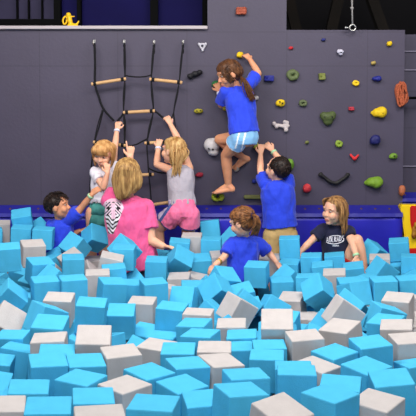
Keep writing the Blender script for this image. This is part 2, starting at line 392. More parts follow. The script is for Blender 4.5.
# ---------------------------------------------------------------- rope ladder
LY = 6.9
t = thing('rope_ladder', at(139, 140, WY), 'black rope climbing net with wooden rungs on four hooks, left part of the grey wall', 'rope ladder')
rope = mat('black rope', (20, 19, 24), .85, bump=.4, bscale=300)
wood = mat('pale wooden dowel', (214, 172, 124), .5, c2=(190, 146, 98), vscale=30, stretch=(1, 8, 8))
def rp(pts, r=.0075, Y=LY, n=4):
    bm = bmesh.new(); add_tube(bm, spline([at(p[0], p[1], p[2] if len(p) > 2 else Y) for p in pts], n), r, 7); obj('rope', bm, rope, t, True)
for x, y in ((94.5, 41.5), (124.3, 41.5), (154, 42), (183, 42)):
    bm = bmesh.new(); p = at(x, y, WY); n = 10
    add_box(bm, p+V((-.009,-.006,-.012)), p+V((.009,-.001,.014)), .002)
    add_tube(bm, [p+V((0,-.005,.008)), p+V((0,-.05,.008)), p+V((0,-.075,-.004)), p+V((0,-.08,-.022)), p+V((0,-.095,-.03)), p+V((0,-.11,-.015))], .0055, 8)
    obj('hook', bm, stl, t)
    bm = bmesh.new(); q = at(x, y+4, WY-.09); add_ball(bm, q, (.011, .012, .022)); add_ball(bm, q-V((0,0,.04)), (.009, .01, .026)); me = remesh(bm, .003, 2); link('knot', me, rope, t)
rp([(94.5, 44, WY-.09), (95, 64, LY), (95, 83), (98.5, 96), (103.5, 109), (114, 121)], .0095)
rp([(103.5, 109), (99.5, 125), (95, 141), (92, 160), (90, 190), (91, 215)], .0065)
rp([(102.3, 110), (97.5, 126), (94, 142)], .005)
for dx in (-.7, .7): rp([(124.6, 44, WY-.09), (124.7+dx, 60, LY), (124.9, 78), (124+dx, 95), (123.6, 110), (124.7+dx, 125), (124.6, 144), (124.5, 176), (125, 215)], .0055)
for dx in (-.6, .6): rp([(153.8, 44, WY-.09), (152.6+dx, 60, LY), (151.3, 79), (152.2+dx, 95), (153.3, 111), (150+dx, 126), (147, 143), (147.7, 158), (148.7, 174), (150.3, 190), (152.6, 218)], .0055)
for dx in (-.5, .5): rp([(183, 44, WY-.09), (181+dx, 63, LY), (179.2, 82), (176.5+dx, 97), (173.7, 112), (174.8, 122), (176, 132), (177, 150)], .005)
rp([(124.8, 75.5), (131, 76.5), (138, 77), (145, 76.6), (151, 75)], .006)
rp([(154, 110.5), (158, 113.5), (163, 117.5), (168, 120)], .0085); rp([(168, 120), (172, 117), (173.7, 112)], .006)
rp([(124.5, 112), (121, 117), (117, 121)], .0085)
rp([(124.6, 144), (130, 145.5), (136, 144.5), (142, 141.5), (147, 139)], .0065)
rp([(148.5, 168), (154, 171), (162, 173), (172, 172)], .0065)
rp([(124.5, 176), (112, 180), (95, 178)], .006)
for i, (x0, y0, x1, y1) in enumerate(((91.2, 84.2, 126, 78.8), (149.3, 79.2, 182.3, 82.6), (123, 112.6, 155, 110.8), (93, 142, 126, 145.5), (144.5, 143.2, 168, 141.8), (124, 176, 154, 174.3), (148, 205.5, 175, 201.5))):
    bm = bmesh.new(); a, b = at(x0, y0, LY), at(x1, y1, LY); d = (b-a).normalized()
    add_rings(bm, [circ(p, d, r, 12) for p, r in ((a, .010), (a+d*.004, .0135), (b-d*.004, .0135), (b, .010))])
    obj('rung', bm, wood, t)
    for p in (a + d*.03, b - d*.03):
        bm = bmesh.new(); add_tube(bm, [p - d*.012, p + d*.012], .0165, 8); obj('lashing', bm, rope, t)

# ---------------------------------------------------------------- people
SKIN = mat('skin', (236, 178, 148), .55, sss=.15, var=.04, vscale=20)
SKIN_TAN = mat('tanned skin', (216, 150, 114), .55, sss=.12, var=.05, vscale=20)
LIPS = mat('lips', (200, 118, 104), .5); BROW = mat('brow', (120, 84, 60), .8)
EYEW = mat('eye white', (205, 192, 186), .3); IRIS = mat('iris', (52, 36, 28), .2)
class Head:
    def __init__(s, c, f, u, hr):
        s.c, s.hr = V(c), hr
        s.f = V(f).normalized(); s.r = s.f.cross(V(u)).normalized(); s.u = s.r.cross(s.f).normalized()
        s.R = Matrix((s.r, s.f, s.u)).transposed()
    def p(s, x, y, z): return s.c + s.R @ V((x, y, z))*s.hr
    def el(s, bm, q, r): add_ball(bm, s.p(*q), tuple(k*s.hr for k in r), s.R, 20, 14)
def head_prims(bm, h):
    h.el(bm, (0,-.10,.24), (.72,.86,.76)); h.el(bm, (0,.16,-.28), (.58,.62,.66)); h.el(bm, (0,.46,-.76), (.26,.24,.2))
    for s in (-1, 1):
        h.el(bm, (.34*s,.48,-.25), (.26,.28,.28)); h.el(bm, (.71*s,-.05,-.05), (.07,.17,.25)); h.el(bm, (.3*s,.60,.24), (.24,.14,.1))
    cone(bm, h.p(0,.70,.06), .06*h.hr, h.p(0,.85,-.22), .10*h.hr); 
    for s in (-1, 1): h.el(bm, (.08*s,.76,-.25), (.08,.1,.07))
    h.el(bm, (0,.70,-.50), (.22,.12,.065)); h.el(bm, (0,.69,-.60), (.18,.12,.065))
def hand_prims(bm, w, d, n, L, curl=1.0, thumb=1, spread=.12, point=None):
    """palm and five fingers: w wrist, d direction of the hand, n palm side, L hand length; point: fingers left straight"""
    d = V(d).normalized(); n = V(n); n = (n - d*n.dot(d)).normalized(); s = d.cross(n)*thumb    # s: towards the thumb
    w = V(w)
    for k in (-.14, 0, .14): cone(bm, w + s*k*.5*L, .085*L, w + d*.46*L + s*k*1.15*L, .085*L, 10)
    for i, (off, ln) in enumerate(((.2, .40), (.07, .46), (-.06, .43), (-.18, .34))):
        b = w + d*.48*L + s*off*L; c = .12 if point is not None and i in point else curl
        dirv = (d + s*spread*(1.2-i*.8)).normalized(); ang = 0; p = b; r = .062*L
        for j, fr in enumerate((.45, .32, .23)):
            ang += c*(.75 if j == 0 else .95)
            q = p + (dirv*math.cos(ang) + n*math.sin(ang))*ln*fr*L
            cone(bm, p, r, q, r*.9, 8); p = q; r *= .9
    p = w + d*.12*L + s*.16*L; q = p + (d*.55 + s*.6 + n*.35*curl).normalized()*.24*L; q2 = q + (d*.8 + n*.6*curl + s*.1).normalized()*.2*L
    cone(bm, p, .085*L, q, .07*L, 8); cone(bm, q, .07*L, q2, .058*L, 8)
def foot_prims(bm, ank, toe_dir, L, up=(0,0,1)):
    ank = V(ank); d = V(toe_dir).normalized(); u = V(up); u = (u-d*u.dot(d)).normalized(); s = d.cross(u)
    heel = ank - u*.2*L - d*.14*L; ball = ank - u*.25*L + d*.55*L
    cone(bm, ank, .15*L, heel, .15*L); cone(bm, heel, .14*L, ball + s*.05*L, .11*L); cone(bm, ank, .14*L, ball, .11*L); cone(bm, heel, .12*L, ball - s*.1*L, .09*L)
    for i, k in enumerate((.15, .07, 0, -.07, -.14)):
        cone(bm, ball + s*k*L, .065*L, ball + s*k*1.15*L + d*(.2-.03*i)*L - u*.03*L, (.055 if i == 0 else .042)*L, 8)
def limb(bm, pts, rs):
    for (a, b), (ra, rb) in zip(zip(pts, pts[1:]), zip(rs, rs[1:])): cone(bm, a, ra, b, rb)
def torso_rings(hip, neck, right, prof, n=20):
    """prof: (t along hip->neck, half width, half depth)"""
    hip, neck = V(hip), V(neck); up = (neck-hip).normalized(); r = V(right); r = (r-up*r.dot(up)).normalized(); f = up.cross(r); out = []
    for t, w, d in prof:
        c = hip + (neck-hip)*t
        out.append([c + r*w*math.cos(2*PI*i/n) + f*d*math.sin(2*PI*i/n)*(1 if True else 0) for i in range(n)])
    return out
def wrinkle(me, amp, sc=28, stretch=(1,1,.45), seed=0):
    nv = [v.normal.copy() for v in me.vertices]
    for v, nn in zip(me.vertices, nv):
        q = V((v.co.x*stretch[0], v.co.y*stretch[1], v.co.z*stretch[2]))*sc + V((seed, 0, 0))
        v.co += nn*amp*(noise.noise(q) + .5*(1-abs(noise.noise(q*1.9)))*1.0)
def paint(me, fn):
    """material index per face from its centre"""
    for p in me.polygons: p.material_index = fn(p.center, p.normal)
def hair_locks(name, locks, m, parent, caps=(), wav=.004, seed=0):
    rnd = random.Random(seed); bm = bmesh.new()
    if caps:
        b2 = bmesh.new()
        for c, r, R in caps: add_ball(b2, c, r, R, 28, 18)
        me = remesh(b2, .0055, 3)
        for v in me.vertices: v.co += noise.noise_vector(V((v.co.x*70, v.co.y*70, v.co.z*18)))*.004
        bm.from_mesh(me); bpy.data.meshes.remove(me)
    for pts, r0, r1 in locks:
        for kk in range(2):
            q = [V(p) + V((rnd.uniform(-wav,wav), rnd.uniform(-wav,wav), rnd.uniform(-wav,wav)))*(.5 if i == 0 else 1.2) for i, p in enumerate(pts)]
            add_tube(bm, spline(q, 4), r0*.66, 5, r1*.7)
    for f in bm.faces: f.smooth = True
    return obj(name, bm, m, parent)
def person(label, spec):
    P = spec; hip = V(P['hip']); h = P['head']; neck = V(P['neck']); right = V(P['right'])
    base = V((hip.x, hip.y, P.get('base', FLOOR)))
    t = thing('person', base, label, 'person')
    k = P.get('k', 1.0); skin = P.get('skin', SKIN); up = (neck-hip).normalized()
    r = (right-up*right.dot(up)).normalized(); f = up.cross(r)
    w = P['w']; dp = P['d']      # half width at chest, half depth
    bm = bmesh.new()
    add_rings(bm, torso_rings(hip, neck, right, [(-.22, w*.62, dp*.75), (-.08, w*.9, dp*.98), (.1, w*.92, dp), (.4, w*.82, dp*.88), (.7, w*.93, dp*.98), (.88, w*.92, dp*.85), (.97, w*.6, dp*.6), (1.05, .036*k, .036*k)]))
    cone(bm, neck-up*.02*k, .036*k, h.p(0,-.12,-.3), .036*k)
    head_prims(bm, h)
    for a in P['arms']:
        sh, el, wr = V(a['sh']), V(a['el']), V(a['wr'])
        cone(bm, neck-up*.035*k, .035*k, sh, .034*k)
        mid = el.lerp(wr, .3)
        limb(bm, [sh, sh.lerp(el,.5), el, mid, wr], [.036*k, .033*k, .0265*k, .028*k, .0195*k])
        hand_prims(bm, wr, a['hd'], a['pn'], a.get('hl', .125*k), a.get('curl', 1.0), a.get('th', 1), point=a.get('point'))
    for l in P['legs']:
        hj, kn, an = V(l['hip']), V(l['kn']), V(l['an'])
        cone(bm, hip - up*.03*k, .06*k, hj, .062*k)
        limb(bm, [hj, hj.lerp(kn,.5), kn, kn.lerp(an,.3), kn.lerp(an,.65), an], [.064*k, .056*k, .043*k, .045*k, .036*k, .026*k])
        foot_prims(bm, an, l['toe'], l.get('fl', .18*k), l.get('fu', (0,0,1)))
    me = remesh(bm, P.get('vox', .0045), 4, .5)
    R = h.R.transposed()
    def face(c, n):
        q = R @ (c-h.c) / h.hr
        if 1.05 > q.y > .5 and abs(q.z) < 1.1:
            if abs(q.x) < .23 and -.62 < q.z < -.47 and q.y > .70 and abs(q.x) < .19: return 1
            if .16 < abs(q.x) < .44 and .21 < q.z < .27 and q.y > .55: return 2
        return 0
    paint(me, face)
    link('body', me, [skin, LIPS, BROW], t)
    for s in (-1, 1):
        bm = bmesh.new(); c = h.p(.29*s, .655, .08); add_ball(bm, c, (.115*h.hr, .1*h.hr, .06*h.hr), h.R, 16, 12)
        e = obj('eye', bm, [EYEW, IRIS], t, True)
        g = h.p(.29*s, .755, .08)
        for p in e.data.polygons: p.material_index = 1 if (V(p.center)-g).length < .075*h.hr else 0
    return t
def shirt(t, P, m, sleeve=.55, bottom=-.15, ease=.012, name='shirt', flare=1.0, wr=.006, sleeves=True, top=1.0, extra=None, mats=None, fn=None, vox=.005):
    hip, neck = V(P['hip']), V(P['neck']); k = P.get('k', 1.0); w, dp = P['w']+ease, P['d']+ease
    up = (neck-hip).normalized(); bm = bmesh.new()
    pr = [(bottom, w*.96*flare, dp*1.04*flare), (.1, w*.98, dp*1.06), (.4, w*.92, dp*1.0), (.7, w*.98, dp*1.04), (.88, w*.95, dp*.92), (.97*top, w*.66, dp*.68), (1.03*top, .05*k, .05*k)]
    add_rings(bm, torso_rings(hip, neck, P['right'], pr, 24))
    if sleeves:
        for a in P['arms']:
            sh, el = V(a['sh']), V(a['el']); sl = a.get('sleeve', sleeve)
            cone(bm, neck-up*.045*k, .042*k, sh, .048*k)
            e = sh.lerp(el, sl); frust(bm, sh, .048*k, e, a.get('cuff', .05)*k); add_ball(bm, sh, .048*k)
    if extra: extra(bm)
    me = remesh(bm, vox, 5, .5); wrinkle(me, wr, 26, seed=len(t.children))
    if fn: paint(me, fn)
    return link(name, me, mats or m, t)
def shorts(t, P, m, frac=.6, name='shorts', rad=.078, wr=.005, top=.12, mats=None, fn=None):
    hip, neck = V(P['hip']), V(P['neck']); k = P.get('k', 1.0); w, dp = P['w']+.006, P['d']+.010
    bm = bmesh.new()
    add_rings(bm, torso_rings(hip, neck, P['right'], [(-.2, w*.8, dp*.9), (-.08, w*1.0, dp*1.06), (top, w*.96, dp*1.0)], 24))
    for l in P['legs']:
        hj, kn = V(l['hip']), V(l['kn']); e = hj.lerp(kn, l.get('sfrac', frac))
        frust(bm, hj, .074*k, e, rad*k); add_ball(bm, hj, .076*k); cone(bm, hip, .065*k, hj, .07*k)
    me = remesh(bm, .005, 4, .5); wrinkle(me, wr, 30, seed=3)
    if fn: paint(me, fn)
    return link(name, me, mats or m, t)
def wristband(t, el, wr, u, r, m, name='wristband', label=None):
    el, wr = V(el), V(wr); c = el.lerp(wr, u); d = (wr-el).normalized(); bm = bmesh.new()
    add_rings(bm, [circ(c+d*o, d, q, 16) for o, q in ((-.009, r-.004), (-.009, r), (.009, r), (.009, r-.004))], False); o = obj(name, bm, m, t, True)
    return o
def scalp(h, az, el, r=1.0):
    """a point on the skull: az round from the back (0) towards her right (+), el up; radians"""
    x = math.sin(az)*math.cos(el); y = -math.cos(az)*math.cos(el); z = math.sin(el)
    return h.p(x*.76*r, -.1 + y*.9*r, .24 + z*.8*r)
def cap_of(h, back=.05, scale=1.08):
    return [(h.p(0,.08,.52), (.68*h.hr,.66*h.hr,.50*h.hr), h.R), (h.p(0,-.17,.30), (.77*h.hr, .84*h.hr, .76*h.hr), h.R), (h.p(0,-.36,-.05), (.68*h.hr, .56*h.hr, .62*h.hr), h.R)]
ROYAL = mat('royal blue cotton', (38, 66, 212), .8, bump=.15, bscale=300, sheen=.2, var=.05)
PINK = mat('pink cotton', (236, 92, 148), .8, bump=.15, bscale=300, sheen=.2, var=.04)
WHITE = mat('white cotton', (232, 226, 236), .8, bump=.15, bscale=300)
BLONDE = mat('blonde hair', (222, 182, 122), .5, c2=(150, 104, 56), vscale=38, stretch=(1,1,.15))
DBLOND = mat('dark blonde hair', (206, 164, 104), .5, c2=(112, 76, 42), vscale=42, stretch=(1,1,.15))
GINGER = mat('light brown hair', (226, 176, 116), .5, c2=(172, 118, 66), vscale=38, stretch=(1,1,.15))
BROWN = mat('brown hair', (110, 70, 42), .5, c2=(54, 32, 22), vscale=42, stretch=(1,1,.15))
DARK = mat('dark brown hair', (44, 28, 22), .5, c2=(22, 15, 14), vscale=40)
BANDW = mat('white wristband', (222, 222, 240), .5); BANDG = mat('pale green wristband', (178, 222, 176), .5)
U = V((0,0,1))
# --- the climbing girl
def climber():
    h = Head(at(228.8, 74.5, 6.74), (-.88,-.34,-.36), (-.25,-.1,1), .112)
    hip, neck = at(244.5, 136, 6.70), at(238.5, 88.5, 6.76)
    P = dict(hip=hip, neck=neck, head=h, right=V((1,.15,-.05)), w=.105, d=.07, k=1.0, skin=SKIN_TAN, base=hip.z-.5, arms=[], legs=[])
    P['arms'] = [dict(sh=at(250,83,6.78), el=at(258.5,73.5,6.82), wr=at(250,59.5,6.87), hd=(-.45,.45,.55), pn=(-.3,.9,-.5), curl=.8, th=-1, sleeve=.75, hl=.12),
                 dict(sh=at(225.5,91.5,6.74), el=at(221,105,6.84), wr=at(219.5,91,6.90), hd=(-.3,.3,.8), pn=(0,1,-.2), curl=.9, th=1, sleeve=.8, hl=.12)]
    P['legs'] = [dict(hip=at(239.5,139,6.68), kn=at(226,155,6.80), an=at(228.3,185,6.87), toe=(-.9,.12,-.12), fl=.185, sfrac=.36),
                 dict(hip=at(246,137,6.74), kn=at(219.5,139.5,6.88), an=at(243,157.5,6.93), toe=(-.75,.1,-.45), fl=.17, fu=(-.6,-.5,.8), sfrac=.30)]
    t = person('girl in a blue t-shirt climbing barefoot up the grey wall, one arm raised', P)
    shirt(t, P, ROYAL, bottom=.06, ease=.016, wr=.009, flare=1.04)
    sky = mat('light blue satin', (126, 178, 222), .5, bump=.1, bscale=200, sheen=.2); wt = mat('white piping', (232, 236, 242), .6)
    a, b = at(233,133,6.6), at(240.5,147,6.6); c, d = at(243,132,6.6), at(247,148,6.6)
    def side(p, n):
        if n.y < .3:
            for q0, q1 in ((V(at(239.5,132,p.y)), V(at(235.5,148,p.y))), (V(at(246,131,p.y)), V(at(241.5,150,p.y)))):
                e = q1-q0; u_ = max(0, min(1, (p-q0).dot(e)/e.dot(e)))
                if (q0+e*u_-p).length < .006: return 1
        for l in P['legs']:
            q = V(l['hip']).lerp(V(l['kn']), l['sfrac']); d = (V(l['kn'])-V(l['hip'])).normalized()
            if (p-q).length < .11 and -.010 < (p-q).dot(d): return 1
        return 0
    shorts(t, P, sky, frac=.45, rad=.080, mats=[sky, wt], fn=side, top=.2)
    wristband(t, P['arms'][1]['el'], P['arms'][1]['wr'], .82, .026, BANDW, label='white wristband')
    # hair: swept back to a pony tail
    L = []; tie = at(240.5, 76.5, 6.71); rnd = random.Random(4)
    for i in range(70):
        az = rnd.uniform(-1.9, 1.9); el = rnd.uniform(-.2, 1.45); s0 = scalp(h, az, el, 1.03)
        m_ = (s0+tie)/2; m_ = m_ + (m_-h.p(0,-.1,.24)).normalized()*.018
        L.append(([s0, m_, tie], .007, .005))
    for i in range(26):
        e = rnd.gauss(0, 1); L.append(([scalp(h, rnd.uniform(-2.3,-1.6)*1, rnd.uniform(.5,1.3), 1.0), h.p(rnd.uniform(-.75,-.5), rnd.uniform(.1,.7), rnd.uniform(.1,.5)), h.p(rnd.uniform(-.8,-.55), rnd.uniform(-.1,.45), rnd.uniform(-.6,-.3))], .006, .003))
    for i in range(45):
        a_ = rnd.gauss(0,1)*1.7; b_ = rnd.gauss(0,1)*.012
        L.append(([tie, at(244.5+a_*.6, 81, 6.66+b_), at(248+a_, 90, 6.65+b_), at(251.5+a_, 99+rnd.uniform(-3,3), 6.66+b_)], .008, .002))
    hr = hair_locks('hair', L, BROWN, t, cap_of(h), .004, 1)
climber()
# --- the reaching boy in khaki shorts
def boy_reach():
    h = Head(at(277.5, 169.5, 6.66), (-.72,.58,.30), (-.1,-.15,1), .105)
    hip, neck = at(280.5, 231, 6.68), at(277, 182, 6.68)
    P = dict(hip=hip, neck=neck, head=h, right=V((1,.1,-.06)), w=.118, d=.08, k=1.02, arms=[], legs=[])
    P['arms'] = [dict(sh=at(264.5,184,6.70), el=at(260.3,170,6.80), wr=at(260.5,154,6.90), hd=(.12,.2,.9), pn=(.15,.9,0), curl=.7, th=1, sleeve=.62, hl=.12, cuff=.046),
                 dict(sh=at(289,184,6.70), el=at(283,164,6.80), wr=at(272.5,150.5,6.89), hd=(-.55,.2,.55), pn=(-.1,.9,-.2), curl=.7, th=-1, sleeve=.35, hl=.12)]
    P['legs'] = [dict(hip=at(272.5,236,6.66), kn=at(270,263,6.68), an=V((.46,6.66,FLOOR+.05)), toe=(-.3,-.8,0), sfrac=.7),
                 dict(hip=at(288.5,236,6.68), kn=at(288,263,6.66), an=V((.62,6.66,FLOOR+.05)), toe=(.2,-.8,0), sfrac=.7)]
    t = person('boy in a blue t-shirt and khaki shorts, back turned, both hands up on a hold', P)
    shirt(t, P, ROYAL, bottom=.09, ease=.020, wr=.010, flare=1.05)
    shorts(t, P, mat('khaki twill', (186, 156, 104), .8, bump=.15, bscale=200), frac=.7, rad=.082, top=.2)
    wristband(t, P['arms'][1]['el'], P['arms'][1]['wr'], .86, .027, BANDG, label='pale green wristband')
    L = []; rnd = random.Random(2)
    for i in range(230):
        az = rnd.uniform(-2.0, 2.0); el = rnd.uniform(-.55, 1.5)
        if abs(az) > 1.35 and el < .15: continue
        a = scalp(h, az, el, 1.02); b = scalp(h, az*1.02, el-.24, 1.06); L.append(([a, (a+b)/2+(a-h.c)*.045, b], .005, .002))
    hair_locks('hair', L, DARK, t, [(h.p(0,-.2,.33), (.78*h.hr,.82*h.hr,.74*h.hr), h.R), (h.p(0,-.5,.0), (.62*h.hr,.44*h.hr,.5*h.hr), h.R)], .0012, 2)
boy_reach()
# --- girl in grey vest and pink shorts
def girl_vest():
    h = Head(at(173.5, 151, 6.66), (-.78,.55,.12), (.05,-.05,1), .108)
    hip, neck = at(182.5, 209, 6.62), at(180, 166.5, 6.66)
    P = dict(hip=hip, neck=neck, head=h, right=V((1,.12,.05)), w=.104, d=.07, k=1.0, arms=[], legs=[])
    P['arms'] = [dict(sh=at(171,170,6.68), el=at(156.8,164.5,6.76), wr=at(158.2,147.5,6.86), hd=(.15,.25,.8), pn=(.1,.9,-.1), curl=1.0, th=1, hl=.115),
                 dict(sh=at(189,168.5,6.68), el=at(178.5,140,6.80), wr=at(170.5,124.5,6.87), hd=(-.4,.15,.8), pn=(-.4,.8,0), curl=1.0, th=-1, hl=.12)]
    P['legs'] = [dict(hip=at(175.5,213,6.60), kn=at(158.5,229,6.70), an=at(160,262,6.70), toe=(-.8,.1,-.3), sfrac=.52),
                 dict(hip=at(190,214,6.62), kn=at(187,243,6.72), an=at(186,272,6.72), toe=(.8,.1,-.3), sfrac=.40)]
    t = person('girl in a grey vest and pink shorts with long blonde hair, climbing the rope net', P)
    gv = mat('heather grey rib', (176, 168, 178), .85, bump=.3, bscale=90, var=.05)
    shirt(t, P, gv, bottom=.10, ease=.006, wr=.007, sleeves=False, name='vest', top=.99)
    pk = mat('neon pink satin', (240, 116, 158), .6, bump=.1, bscale=200, sheen=.2); lav = mat('lavender side panel', (196, 178, 206), .7); nv = mat('slate blue trim', (72, 90, 150), .7)
    def panel(p, n):
        a, b = at(176,200,p.y), at(165,216,p.y); e = b-a; u_ = (p-a).dot(e)/e.dot(e); dist = (p-a-e*u_).dot(V((e.z,0,-e.x)).normalized()) 
        s = -(p-a-e*u_).x
        if n.y < .6:
            if s > .018: return 1
            if s > .0: return 2
        for l in P['legs']:
            q = V(l['hip']).lerp(V(l['kn']), l['sfrac']); d = (V(l['kn'])-V(l['hip'])).normalized()
            if (p-q).length < .11 and -.011 < (p-q).dot(d): return 2
        return 0
    shorts(t, P, pk, rad=.084, mats=[pk, lav, nv], fn=panel, top=.22, wr=.007)
    wristband(t, P['arms'][0]['el'], P['arms'][0]['wr'], .93, .026, BANDW)
    L = []; rnd = random.Random(5)
    for i in range(90):
        az = rnd.uniform(-1.5, 2.2); el = rnd.uniform(.0, 1.45); s0 = scalp(h, az, el, 1.04); x = 176 + 9*(az/2.2) + rnd.uniform(-2,2)
        yb = rnd.uniform(164, 178) if 170 < x < 183 else rnd.uniform(158, 168)
        dpt = 6.575 + .012*rnd.gauss(0,1)
        L.append(([s0, at(x+rnd.uniform(-1,1)+1, 152, dpt), at(x*.6+177*.4+rnd.uniform(-1.5,1.5), 163, dpt), at(x*.5+176*.5+rnd.uniform(-2,2), yb, dpt+.01)], .009, .003))
    hair_locks('hair', L, BLONDE, t, cap_of(h), .005, 3)
girl_vest()
# --- girl in white t-shirt and teal skirt
def girl_white():
    h = Head(at(103.2, 154, 6.64), (-.25,-.88,-.42), (.05,-.3,1), .099)
    hip, neck = at(100.5, 208, 6.72), at(103.5, 169, 6.71)
    P = dict(hip=hip, neck=neck, head=h, right=V((-1,-.1,-.1)), w=.080, d=.064, k=.95, arms=[], legs=[])
    P['arms'] = [dict(sh=at(112,167.5,6.72), el=at(115,146,6.80), wr=at(117,130,6.86), hd=(.12,.2,.9), pn=(.3,.8,0), curl=1.1, th=-1, sleeve=.25, hl=.115),
                 dict(sh=at(95.5,173,6.69), el=at(103.5,187.5,6.58), wr=at(107.6,173,6.56), hd=(-.05,.1,.9), pn=(-.2,.9,0), curl=.9, th=1, sleeve=.5, hl=.11)]
    P['legs'] = [dict(hip=at(93,213,6.72), kn=at(92,238,6.70), an=V((-.93,6.72,-.36)), toe=(-.2,-.8,0)),
                 dict(hip=at(103,213,6.72), kn=at(104,238,6.70), an=V((-.83,6.72,-.36)), toe=(.2,-.8,0))]
    t = person('little girl in a white t-shirt and teal skirt holding the rope net, facing out', P)
    shirt(t, P, WHITE, bottom=.26, ease=.014, wr=.008, flare=1.06)
    teal = mat('teal jersey', (82, 162, 154), .8, bump=.2, bscale=150)
    for (a, b, wa, wb) in ((.16, -.14, .080, .094), (-.04, -.42, .084, .106)):
        bm = bmesh.new(); n = 40; up = (neck-hip)
        R0, R1 = torso_rings(hip, neck, P['right'], [(a, wa, wa*.82), (b, wb, wb*.85)], n); cen = hip+up*b
        R1 = [cen + (p-cen)*(1+.07*math.sin(i*2*PI/n*9)) for i, p in enumerate(R1)]
        mid = [x.lerp(y, .5) for x, y in zip(R0, R1)]
        inn = [hip+up*b + (p-(hip+up*b))*.95 for p in R1]; in0 = [hip+up*a + (p-(hip+up*a))*.93 for p in R0]
        add_rings(bm, [in0, R0, mid, R1, inn], False); obj('skirt', bm, teal, t, True)
    wristband(t, P['arms'][0]['el'], P['arms'][0]['wr'], .95, .025, BANDW)
    L = []; rnd = random.Random(6)
    for i in range(60):      # fringe
        x = rnd.uniform(-.62, .62); L.append(([h.p(x*.5, .25, 1.0), h.p(x*.9, .74, .70), h.p(x*1.05, .80-abs(x)*.25, .30-rnd.uniform(0,.10))], .007, .004))
    for i in range(60):
        s = rnd.choice((-1,1)); y = rnd.uniform(-.7, .3)
        L.append(([h.p(.35*s, y*.6, .95), h.p(.80*s, y, .45), h.p(.80*s, y*.8, -.3), h.p(.66*s, y*.7, -.85-rnd.uniform(0,.25))], .008, .003))
    hair_locks('hair', L, GINGER, t, [(h.p(0,.10,.55), (.68*h.hr,.68*h.hr,.50*h.hr), h.R), (h.p(0,-.24,.32), (.79*h.hr,.80*h.hr,.76*h.hr), h.R), (h.p(0,-.42,-.2), (.66*h.hr,.46*h.hr,.7*h.hr), h.R)], .003, 4)
girl_white()
# --- the woman in pink
def woman():
    h = Head(at(127.5, 174, 6.22), (.1,.97,.05), (0,-.05,1), .113)
    hip, neck = at(134, 262, 6.28), at(127, 199, 6.27)
    P = dict(hip=hip, neck=neck, head=h, right=V((1,.02,-.12)), w=.165, d=.105, k=1.3, arms=[], legs=[])
    P['arms'] = [dict(sh=at(109.5,201,6.30), el=at(124,181,6.44), wr=at(130.3,157,6.42), hd=(.05,.0,1), pn=(-.3,.9,0), curl=1.4, th=1, sleeve=.4, hl=.135, point=(0,)),
                 dict(sh=at(145.5,207,6.28), el=at(151.5,241,6.22), wr=at(163,246,6.20), hd=(.9,.1,-.25), pn=(0,-.3,-.9), curl=.4, th=-1, sleeve=.64, cuff=.054, hl=.15)]
    P['legs'] = [dict(hip=hip+V((-.08,0,-.06)), kn=hip+V((-.12,-.02,-.36)), an=V((hip.x-.12, hip.y+.15, FLOOR+.06)), toe=(0,.8,-.1)),
                 dict(hip=hip+V((.08,0,-.06)), kn=hip+V((.12,-.02,-.36)), an=V((hip.x+.12, hip.y+.15, FLOOR+.06)), toe=(0,.8,-.1))]
    t = person('woman in a pink t-shirt with a zebra print on the back, one finger pointing up', P)
    pal = mat('pale pink print', (240, 196, 216), .8); bk = mat('black print', (34, 26, 34), .8); wh = mat('white print', (240, 234, 240), .8)
    def zebra(p, n):
        if n.y > .25: return 0
        d_ = p.y*CP - (p.z-H)*SP; x = PX + F*p.x/d_; y = PY + F*(-((p.z-H)*CP + p.y*SP))/d_
        # pattern in the shirt's own flat cloth coordinates, millimetres
        x = (x-113.3)/1.0; y = (y-211.0)/1.0
        if y < -3: ins = (x+.2)**2/108 + (y+3)**2/92 < 1
        else: ins = abs(x + .1*y) < 10.2 - .30*(y+3) and y < 23
        if not ins: return 0
        e = (abs(x) > 7.4 and y < 1) or y < -9.2
        if e: return 1
        if abs(x) < 2.0 and -8 < y < 8: return 1
        s = -1 if x < 0 else 1
        if y < 4:
            if (x*s-5)**2/8 + (y+3)**2/5 < .45: return 2
            v = math.sin((y*1.0 - x*s*1.0)*1.9)
            return 2 if v > .25 else (3 if v > -.5 else 1)
        v = math.sin(y*1.5 + s*x*1.3 + math.sin(x)*1.0)
        return 2 if v > .15 else 3
    shirt(t, P, PINK, bottom=-.1, ease=.016, wr=.009, flare=1.05, mats=[PINK, pal, bk, wh], fn=zebra, vox=.0045)
    shorts(t, P, mat('dark denim', (40, 48, 70), .8), frac=.95, rad=.075, top=.1, name='trousers')
    L = []; rnd = random.Random(8)
    for i in range(420):
        az = rnd.uniform(-2.15, 2.15); el = rnd.uniform(.15, 1.5); s0 = scalp(h, az, el, 1.05)
        a = az/2.15
        q1 = h.p(.92*math.sin(a*1.75), -.1-.85*math.cos(a*1.75)*.98, -.15); zb = -1.12 - .42*max(0, math.cos(a*2.0 + .5)) + rnd.uniform(-.08,.08)
        q2 = h.p(.90*math.sin(a*1.7)*.98, -.12-.78*math.cos(a*1.7), zb*.65); q3 = h.p(.62*math.sin(a*1.6)-.10, -.18-.62*math.cos(a*1.6), zb)
        L.append(([s0, q1, q2, q3], .006, .003))
    hair_locks('hair', L, DBLOND, t, cap_of(h) + [(h.p(0,-.32,-.3), (.78*h.hr,.60*h.hr,.85*h.hr), h.R)], .004, 5)
woman()
